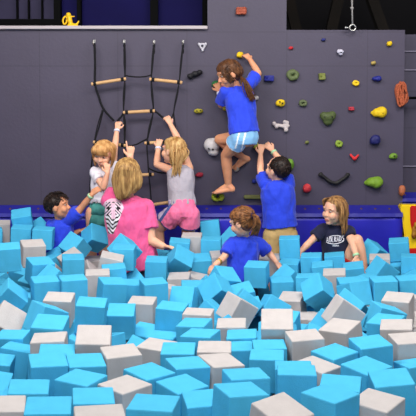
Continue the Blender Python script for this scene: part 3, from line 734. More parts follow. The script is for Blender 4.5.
# --- small boy on the left
def boy_left():
    h = Head(at(58.5, 206.5, 6.52), (.96,-.16,.16), (-.12,-.05,1), .101)
    hip, neck = at(58, 258, 6.55), at(60.5, 221, 6.56)
    P = dict(hip=hip, neck=neck, head=h, right=V((.72,-.68,0)), w=.092, d=.07, k=.97, skin=SKIN_TAN, arms=[], legs=[])
    P['right'] = V((-.3,-1,.0))*-1
    P['right'] = V((.75,-.3,.1))
    P['arms'] = [dict(sh=at(72,218.5,6.52), el=at(82.5,206.5,6.50), wr=at(91.5,195,6.47), hd=(.5,.0,.5), pn=(.2,.6,-.5), curl=.8, th=1, sleeve=.62, hl=.115, cuff=.056),
                 dict(sh=at(52,226,6.58), el=at(69,236,6.60), wr=at(79.5,231,6.57), hd=(.8,0,.25), pn=(0,.3,-.9), curl=.5, th=-1, sleeve=.7, hl=.115)]
    P['legs'] = [dict(hip=hip+V((-.05,0,-.04)), kn=hip+V((-.06,-.05,-.24)), an=V((hip.x-.06, hip.y+.05, FLOOR+.05)), toe=(.6,-.5,0)),
                 dict(hip=hip+V((.05,0,-.04)), kn=hip+V((.07,-.05,-.24)), an=V((hip.x+.06, hip.y+.05, FLOOR+.05)), toe=(.6,-.5,0))]
    t = person('small dark-haired boy in a blue t-shirt sunk in the cubes, reaching up to the right', P)
    shirt(t, P, ROYAL, bottom=-.1, ease=.018, wr=.010)
    shorts(t, P, mat('navy jersey', (30, 32, 52), .8), frac=.7)
    wristband(t, P['arms'][0]['el'], P['arms'][0]['wr'], .90, .026, BANDG)
    L = []; rnd = random.Random(3)
    for i in range(260):
        az = rnd.uniform(-3.1, 3.1); el = rnd.uniform(-.35, 1.5)
        if abs(az) > 1.3 and el < (.05 if abs(az) < 1.9 else .42): continue
        a = scalp(h, az, el, 1.03); b = scalp(h, az+rnd.uniform(-.1,.2), el-.25, 1.12); L.append(([a, (a+b)/2+(a-h.c)*.06, b], .007, .002))
    hair_locks('hair', L, DARK, t, [(h.p(0,-.2,.34), (.79*h.hr,.82*h.hr,.76*h.hr), h.R), (h.p(0,-.5,.0), (.64*h.hr,.44*h.hr,.5*h.hr), h.R)], .003, 6)
boy_left()
# --- toddler with pony tail
def girl_tail():
    h = Head(at(242.5, 222, 6.02), (-.80,.52,-.25), (-.1,-.12,1), .108)
    hip, neck = at(241, 280, 6.06), at(244.5, 237, 6.08)
    P = dict(hip=hip, neck=neck, head=h, right=V((1,.05,.08)), w=.098, d=.07, k=.92, arms=[], legs=[])
    P['arms'] = [dict(sh=at(232.5,243,6.06), el=at(223.5,258,5.98), wr=at(215,265,5.90), hd=(-.5,-.2,-.75), pn=(.1,.4,-.9), curl=.5, th=-1, sleeve=.75, hl=.105, cuff=.053),
                 dict(sh=at(257,243,6.10), el=at(269,253,6.14), wr=at(276,262,6.10), hd=(.5,-.1,-.7), pn=(0,.3,-.9), curl=.5, th=1, sleeve=.8, hl=.105, cuff=.053)]
    P['legs'] = [dict(hip=hip+V((-.05,0,-.04)), kn=hip+V((-.06,.02,-.2)), an=V((hip.x-.06, hip.y+.03, FLOOR+.05)), toe=(-.4,.7,0)),
                 dict(hip=hip+V((.05,0,-.04)), kn=hip+V((.06,.02,-.2)), an=V((hip.x+.06, hip.y+.03, FLOOR+.05)), toe=(0,.8,0))]
    t = person('small girl with a brown ponytail and blue t-shirt wading in the foam cubes, back turned', P)
    shirt(t, P, ROYAL, bottom=-.05, ease=.018, wr=.010, flare=.95)
    shorts(t, P, mat('navy jersey', (30, 32, 52), .8), frac=.7)
    wristband(t, P['arms'][0]['el'], P['arms'][0]['wr'], .55, .025, mat('gold bracelet', (190, 150, 70), .35, metal=.6), 'bracelet')
    L = []; rnd = random.Random(9); tie = at(251.5, 215.5, 5.935)
    for i in range(110):
        az = rnd.uniform(-2.0, 1.9); el = rnd.uniform(-.35, 1.45)
        s0 = scalp(h, az, el, 1.03); m_ = (s0+tie)/2; m_ = m_ + (m_-h.p(0,-.1,.24)).normalized()*.014
        L.append(([s0, m_, tie], .007, .006))
    for i in range(60):
        a_ = rnd.gauss(0,1)*1.6; b_ = rnd.gauss(0,1)*.014
        L.append(([tie, at(256+a_*.6, 216.5, 5.90+b_), at(257.5+a_, 225, 5.90+b_), at(254+a_*1.2, 230+rnd.uniform(-2,6), 5.93+b_)], .009, .003))
    hair_locks('hair', L, mat('chestnut hair', (160, 106, 62), .5, c2=(84, 50, 30), vscale=42), t, cap_of(h), .002, 7)
    bm = bmesh.new(); Mx = frame_of((.8,-.3,.1)); add_tube(bm, [tie + V((.006,-.006,0)) + Mx @ V((.018*math.cos(i*PI/6), .018*math.sin(i*PI/6), 0)) for i in range(13)], .006, 6); obj('hair_tie', bm, mat('dark hair tie', (60, 36, 60), .8), t, True)
girl_tail()
# --- girl in navy, crouching
def girl_navy():
    h = Head(at(334.5, 211, 6.50), (-.82,-.55,-.05), (.05,-.1,1), .108)
    hip, neck = at(337, 266, 6.60), at(336.5, 225.5, 6.56)
    P = dict(hip=hip, neck=neck, head=h, right=V((-1,.12,.05)), w=.108, d=.075, k=1.0, arms=[], legs=[])
    P['arms'] = [dict(sh=at(323,229.5,6.56), el=at(310,242,6.52), wr=at(300,252,6.44), hd=(-.6,-.2,-.7), pn=(0,.3,-.9), curl=.4, th=1, sleeve=.62, hl=.115, cuff=.052),
                 dict(sh=at(348.5,231.5,6.54), el=at(353,245,6.42), wr=at(356.5,256.5,6.36), hd=(.1,-.3,-.8), pn=(-.2,.4,-.6), curl=.4, th=-1, sleeve=.42, hl=.115, cuff=.052)]
    P['legs'] = [dict(hip=at(346,266,6.56), kn=at(357.5,240,6.46), an=at(365,272,6.46), toe=(.2,-.8,-.2), sfrac=.35),
                 dict(hip=at(330,268,6.60), kn=at(319,270,6.68), an=at(331,294,6.74), toe=(.6,.2,-.4), sfrac=.6)]
    t = person('girl in a navy t-shirt with white lettering crouching on the right, one knee up', P)
    nv = mat('navy cotton', (30, 31, 58), .85, bump=.15, bscale=300, sheen=.1); pr = mat('white print', (240, 234, 240), .8)
    def neckline(bm): pass
    so = shirt(t, P, nv, bottom=-.05, ease=.014, wr=.008)
    # the white lettering across the chest follows the cloth
    rnd = random.Random(12); bm = bmesh.new()
    up = (neck-hip).normalized(); rt = V((1,.1,0)).normalized()
    def q(x, y):
        p = at(335.3+x, 239.8+y, 6.0)
        ok, loc, nn, _ = so.ray_cast(p, (p-V((0,0,H))).normalized())
        return loc + nn*.001 if ok else at(335.3+x, 239.8+y, 6.5)
    glyph = {'A': [((-.9,1.6),(0,-1.6),(.9,1.6)), ((-.5,.5),(.5,.5))], 'L': [((-.7,-1.6),(-.7,1.6),(.8,1.6))], 'S': [((.8,-1.3),(-.3,-1.6),(-.7,-.7),(.6,.5),(.4,1.5),(-.8,1.4))],
             'O': [((0,-1.6),(.9,-.6),(.8,.9),(0,1.6),(-.8,.9),(-.9,-.6),(0,-1.6))], 'R': [((-.7,1.6),(-.7,-1.6),(.5,-1.4),(.6,-.4),(-.6,.1),(.8,1.6))], 'D': [((-.7,1.6),(-.7,-1.6),(.6,-.9),(.7,.8),(-.7,1.6))]}
    for i, ch in enumerate('AOLRADS'):
        x0 = -7.8 + i*2.6; y0 = .045*x0*x0*-.5 + .9*0 + (.02*x0*x0)
        for st in glyph[ch]: add_tube(bm, [q(x0+a*1.05, -.6 - .10*x0 + y0 + b*1.6) for a, b in st], .0031, 6)
    add_tube(bm, spline([q(x, -4.3 - .05*x + .03*x*x) for x in (-6,-3,0,3,6)], 4), .0028, 6)
    add_tube(bm, spline([q(x, 4.0 - .10*x - .03*x*x) for x in (-8,-4,0,4,8)], 4), .0034, 6)
    for x in (-2.6, -1, .6, 2.2): add_tube(bm, [q(x, 6.4), q(x+.7, 5.0), q(x+1.2, 6.4)], .0026, 6)
    obj('lettering', bm, pr, t)
    ylw = mat('yellow jersey', (206, 186, 40), .8); rd = mat('red trim', (196, 44, 40), .8)
    kn, hj = V(P['legs'][0]['kn']), V(P['legs'][0]['hip'])
    def trim(p, n): return 1 if (p-hj).dot((kn-hj).normalized()) > .055 else 0
    shorts(t, P, ylw, mats=[ylw, rd], fn=trim, top=.0)
    wristband(t, P['arms'][1]['el'], P['arms'][1]['wr'], .9, .026, BANDG)
    L = []; rnd = random.Random(11)
    for i in range(150):
        az = rnd.uniform(-2.0, 2.2); el = rnd.uniform(.1, 1.5); s0 = scalp(h, az, el, 1.04); sx = 1 if az > 0 else -1
        x = .86*math.sin(min(abs(az), 1.9))*sx; y = -.1-.85*math.cos(az)
        zb = -1.15 - rnd.uniform(0,.5)
        y = min(y, .12)
        L.append(([s0, h.p(x*1.02, y, .1), h.p(x*.95, y*.9-.06, -.6), h.p(x*.9-.04, y*.8-.25, zb)], .0085, .003))
    for i in range(30): 
        k_ = rnd.uniform(.5,1); L.append(([h.p(.05,.25,1.02), h.p(-.66,.56*k_,.72), h.p(-.80,.26,.1), h.p(-.78,.10-rnd.uniform(0,.3),-.9)], .006, .003)); L.append(([h.p(.05,.25,1.02), h.p(.68,.52*k_,.72), h.p(.82,.26,.1), h.p(.80,.10-rnd.uniform(0,.3),-.9)], .006, .003))
    hair_locks('hair', L, mat('sandy brown hair', (184, 138, 86), .5, c2=(104, 70, 42), vscale=42, stretch=(1,1,.15)), t, [(h.p(0,-.02,.60), (.66*h.hr,.62*h.hr,.45*h.hr), h.R)] + cap_of(h)[1:], .004, 8)
girl_navy()

CUBES=[('b',(-1.44,6.564,0.1679,0.3805,-0.1092,0.1837)),
('g',(-1.658,6.751,0.06495,0.1357,0.04402,0.2213)),
('b',(-1.682,6.577,0.03771,-0.006297,0.0142,0.2945)),
('b',(-1.334,6.695,0.06236,-0.7178,0.8062,-0.5201)),
('b',(-1.414,6.414,0.07189,0.1022,0.06259,0.1003)),
('b',(-1.241,6.363,0.06525,0.05118,0.07507,0.05242)),
('g',(-1.178,5.671,0.05697,0.1845,0.03491,0.356)),
('b',(-1.258,5.31,0.08962,0.153,-0.01714,0.2576)),
('b',(-1.185,6.749,-0.07648,0.176,-0.1751,0.2086)),
('b',(-1.134,6.356,-0.1111,0.3642,-0.5139,0.1185)),
('b',(-0.9893,6.284,0.004374,0.9278,-0.03352,-0.7828)),
('g',(-0.9767,6.099,-0.08233,0.5563,-0.06881,-1.055)),
('b',(-0.9476,5.916,-0.07714,0.1279,0.019,0.2041)),
('b',(-0.866,6.449,0.05178,0.8284,0.5855,0.3923)),
('b',(-0.588,5.962,0.03184,-0.3029,0.6662,-0.7648)),
('b',(-0.5736,5.772,0.01461,0.09955,0.03234,-0.03931)),
('g',(-0.6529,5.62,-0.02163,0.1295,0.2415,0.05509)),
('g',(-0.8874,6.481,-0.1817,0.1277,0.01296,0.212)),
('b',(-0.5264,6.628,-0.1978,-0.009463,-0.02052,0.01623)),
('b',(0.01974,6.768,0.07473,-0.06147,-0.1151,-0.02363)),
('g',(-0.1235,6.435,0.007624,0.08777,0.005246,-0.04272)),
('b',(-0.2137,6.283,-0.01458,0.1036,0.0857,-0.009981)),
('b',(0.02566,6.368,-0.01085,0.04941,0.0001261,-0.07319)),
('b',(-0.2081,6.096,-0.06754,0.6372,0.6068,0.065)),
('b',(-0.3641,5.952,-0.09896,0.1387,0.03319,-0.02581)),
('b',(-0.3645,6.465,-0.1308,0.09091,0.07567,-0.3091)),
('b',(-0.05522,6.205,-0.1238,0.2521,-0.0222,0.1197)),
('g',(0.09498,6.216,-0.1016,0.17,-0.02634,0.1168)),
('b',(0.1946,6.566,0.003275,-0.45,0.6441,-1.021)),
('b',(0.3366,5.794,-0.1078,0.1437,-0.0183,-0.2461)),
('b',(0.1025,5.616,-0.1262,0.5044,0.3516,0.54)),
('b',(0.05357,5.384,-0.1442,0.5248,0.7084,0.6045)),
('b',(0.2231,5.093,-0.1732,-0.1762,0.7064,-0.007176)),
('g',(0.1696,4.909,-0.1624,0.003419,0.5443,0.5426)),
('b',(0.2266,5.501,-0.2124,0.3261,-0.1976,0.1891)),
('b',(0.393,6.475,-0.385,0.2378,-0.1331,0.06678)),
('b',(0.5047,5.747,-0.2045,0.08779,-0.03616,0.03186)),
('g',(0.5445,5.432,-0.2533,0.2245,-0.07331,-0.3395)),
('b',(0.4229,5.7,-0.3667,0.08994,-0.03078,-0.08397)),
('g',(0.3321,4.02,-0.0564,0.4751,-0.03836,-0.08268)),
('g',(0.1243,4.368,-0.1728,0.09774,-0.03335,-0.06614)),
('g',(-0.05154,4.439,-0.1313,0.01383,0.01631,-0.1341)),
('b',(0.6149,6.345,-0.001212,0.05208,-0.04223,-0.1236)),
('g',(0.4648,6.317,-0.1402,0.1063,-0.06803,-0.09941)),
('b',(0.7575,6.16,-0.1045,0.08326,-0.05342,-0.1677)),
('b',(0.7798,6.343,-0.1577,-0.6463,0.6656,-1.327)),
('b',(0.9697,6.429,-0.1429,0.07443,-0.1134,-0.1438)),
('b',(0.6021,6.196,-0.1563,0.1381,-0.03147,-0.2943)),
('b',(0.5635,5.947,-0.1819,-0.5686,0.6372,-0.9584)),
('g',(0.8622,5.726,-0.1482,0.1318,-0.06801,-0.1597)),
('b',(0.8227,5.997,-0.1408,0.1047,-0.1371,-0.1572)),
('b',(0.6629,5.557,-0.1443,-0.004195,-0.05868,-0.1864)),
('b',(0.701,5.351,-0.1406,0.5831,0.7968,0.3595)),
('b',(0.9206,5.457,-0.1547,0.06666,-0.05374,-0.008737)),
('b',(0.9171,5.257,-0.1401,-0.1772,-0.2997,-1.076)),
('b',(0.7846,4.691,-0.1022,-0.3015,0.6664,-0.4532)),
('g',(0.7246,4.503,-0.09397,-0.03358,0.6049,0.1138)),
('b',(1.101,5.277,-0.1144,0.0549,-0.0449,0.01696)),
('b',(1.278,5.331,-0.1166,0.02995,-0.07778,-0.03566)),
('b',(1.143,5.991,-0.2363,0.1397,0.07103,-0.8315)),
('g',(1.036,4.579,-0.08005,0.1582,-0.03716,-0.4148)),
('b',(0.9292,4.412,-0.1012,-0.2184,0.2359,-1.357)),
('b',(1.495,6.591,-0.0568,0.1554,-0.1152,-0.2339)),
('b',(1.537,6.374,-0.1422,0.01962,-0.01367,-0.2371)),
('g',(1.291,6.33,-0.1416,0.1191,-0.05001,-0.1935)),
('b',(1.47,6.559,-0.225,0.2314,-0.1309,-0.04357)),
('b',(1.281,6.564,-0.08463,2.643,-1.176,-0.932)),
('b',(1.086,6.249,-0.1928,0.1965,-0.1589,-0.1435)),
('b',(1.27,6.143,-0.1531,0.1138,0.6259,0.3265)),
('b',(1.616,6.323,-0.477,-0.06958,-0.06812,-0.2337)),
('b',(0.8997,4.218,-0.1183,0.1333,-0.08101,-0.5983)),
('g',(0.9103,4.033,-0.09982,0.09654,-0.07898,-0.2428)),
('g',(0.9259,3.864,-0.1229,0.07933,-0.04443,0.09745)),
('b',(1.284,5.072,-0.502,-0.01575,-0.07489,-0.174)),
('b',(0.9257,3.696,-0.192,-0.06839,-0.06499,0.252)),
('g',(-1.521,6.725,-0.3647,0.4203,0.1692,0.7291)),
('b',(-1.087,5.446,-0.02506,0.1817,0.07681,0.4977)),
('b',(-0.9819,5.33,-0.07548,-0.6591,0.5238,-0.7955)),
('b',(-0.9612,4.966,-0.0556,0.07737,0.001311,0.342)),
('b',(-0.794,4.949,-0.04526,0.05142,-0.005122,0.3032)),
('g',(-0.807,4.552,-0.07358,0.1339,0.0454,0.004244)),
('b',(-1.6,6.573,-0.4014,0.4807,0.2346,0.5944)),
('b',(-1.158,4.907,-0.09131,0.1365,0.7508,0.2866)),
('g',(-1.063,4.398,-0.1143,-0.7668,0.4807,0.4504)),
('b',(-1.402,6.509,-0.4492,0.2963,-0.04242,-0.1152)),
('b',(-0.8426,4.353,-0.08411,-0.3165,0.2239,-0.8757)),
('g',(-0.693,5.297,-0.07441,0.07724,-0.0158,0.1272)),
('b',(-0.6075,5.463,-0.06696,0.07808,-0.06207,0.1652)),
('b',(-0.5906,5.155,-0.1016,0.1175,0.1034,0.3669)),
('b',(-0.4951,5.333,-0.1448,0.07638,0.1175,0.3005)),
('b',(-0.4915,5.772,-0.1847,-0.6096,0.7271,-0.8523)),
('b',(-0.3367,5.219,-0.1165,0.08065,-0.0253,0.2937)),
('b',(-0.6063,4.354,-0.05936,0.1162,0.07594,0.02013)),
('b',(-0.4821,4.675,-0.168,0.2616,0.01608,0.01713)),
('g',(-0.3846,4.917,-0.1715,0.09792,0.01665,-0.09996)),
('b',(-0.4938,5.963,-0.4709,0.3001,0.1622,0.1881)),
('b',(-0.3541,4.757,-0.3002,0.2704,-0.01127,-0.4536)),
('g',(-0.1987,5.903,-0.2068,0.1421,-0.05369,-0.07188)),
('g',(-0.07542,6.056,-0.2375,0.1165,0.2223,-0.02351)),
('b',(-0.1002,5.538,-0.1933,0.1129,0.01101,0.05722)),
('b',(-0.1962,4.537,-0.1209,0.07648,0.06408,-0.1808)),
('b',(-0.7369,3.915,-0.05437,0.2143,0.05265,-0.03602)),
('b',(-0.9804,4.202,-0.192,0.05498,-0.009326,-0.05743)),
('g',(-0.7082,3.749,-0.09015,0.04604,-0.036,0.07062)),
('g',(-0.5041,3.693,-0.05429,0.3524,0.04453,0.07173)),
('b',(-0.9189,4.037,-0.214,-0.05675,0.1685,-0.06717)),
('b',(-0.6514,3.6,-0.1049,0.03547,0.04623,0.1419)),
('b',(-0.9862,3.874,-0.2231,0.06303,0.1184,0.04988)),
('b',(-0.6582,3.431,-0.1008,0.09557,0.04224,0.2788)),
('b',(-0.509,3.463,-0.111,0.09571,0.05419,0.2709)),
('b',(-0.4951,3.247,-0.1187,0.03299,0.0468,-0.4314)),
('b',(-0.6828,3.172,-0.1303,0.05928,0.05621,0.1498)),
('g',(-0.7384,3.007,-0.1403,0.06967,0.06037,0.1874)),
('b',(-0.5303,2.761,-0.06225,0.06276,0.0359,0.136)),
('b',(-0.4231,3.061,-0.128,0.08497,0.04406,0.1682)),
('g',(-0.3278,2.515,-0.003606,-0.02887,0.008343,0.1886)),
('g',(-0.3202,3.215,-0.1353,0.05014,0.0302,-0.7659)),
('b',(-0.2389,3.353,-0.1247,0.02893,0.08536,-0.7981)),
('g',(-0.3689,3.547,-0.09624,0.07763,-0.02106,0.3203)),
('g',(-0.2418,3.954,-0.1768,0.07327,0.03922,-0.3687)),
('g',(-0.4467,4.593,-0.3519,-0.0005873,-0.1044,0.1894)),
('b',(-0.06577,4.274,-0.1491,0.06527,-0.05966,-0.3041)),
('b',(-0.03279,3.941,-0.1203,0.01762,-0.04974,-0.3566)),
('b',(-0.2323,4.387,-0.243,0.006134,0.01622,-0.2698)),
('b',(-0.1328,3.771,-0.1449,0.09917,-0.003799,-0.03294)),
('g',(0.02892,3.751,-0.1327,0.07608,-0.001511,-0.03321)),
('g',(0.04795,3.571,-0.1421,0.1007,0.101,0.4829)),
('b',(-0.08908,3.484,-0.1295,0.04345,0.04644,0.3658)),
('b',(-0.104,3.263,-0.1474,0.06778,0.08029,-0.891)),
('b',(-0.01152,3.077,-0.142,0.09842,-0.02993,0.173)),
('b',(-0.1775,2.713,-0.03829,0.01829,0.01066,-0.138)),
('g',(-0.1053,3.294,-0.2968,0.08203,0.06828,-0.7169)),
('b',(0.1417,3.148,-0.07551,-0.01718,0.01426,0.2236)),
('b',(0.1112,2.942,-0.06849,0.0139,0.0655,0.3831)),
('g',(0.2375,2.766,-0.06857,0.1706,0.2249,-0.8774)),
('b',(0.1738,4.211,-0.1923,0.05359,-0.06189,-0.06145)),
('b',(0.1468,4.048,-0.2106,0.03734,0.009305,0.1316)),
('b',(0.2833,3.86,-0.1517,0.03755,-0.02085,0.009789)),
('b',(0.2603,3.703,-0.1569,0.03981,0.005374,-0.09799)),
('b',(0.3519,3.432,-0.1265,-0.05546,-0.01934,-0.07157)),
('b',(0.3472,3.279,-0.1,-0.01923,0.004067,-0.07213)),
('g',(0.6001,5.265,-0.3438,0.1003,-0.09715,-0.2416)),
('b',(0.5439,5.005,-0.3538,0.0298,0.03374,-0.09164)),
('g',(0.7159,5.118,-0.3101,0.06386,-0.1899,-0.4357)),
('g',(0.6335,3.976,-0.08965,0.1975,-0.1025,-0.6517)),
('g',(0.4448,3.85,-0.1058,0.06865,-0.04864,0.1359)),
('b',(0.5643,3.718,-0.1448,0.1088,0.00028,-0.9644)),
('g',(0.4579,3.579,-0.1629,0.03534,0.1447,-0.7019)),
('b',(0.7307,3.76,-0.1121,0.09642,-0.05855,0.2318)),
('b',(0.6491,3.429,-0.1229,0.101,0.04008,-0.9304)),
('b',(0.7,3.173,-0.09362,0.1282,-0.0973,-0.001636)),
('b',(0.4999,3.154,-0.109,0.09632,0.006545,-0.2177)),
('b',(0.4308,2.954,-0.08567,0.01285,0.03886,-0.779)),
('g',(0.6099,3.01,-0.1269,0.1083,0.02312,-0.6618))]
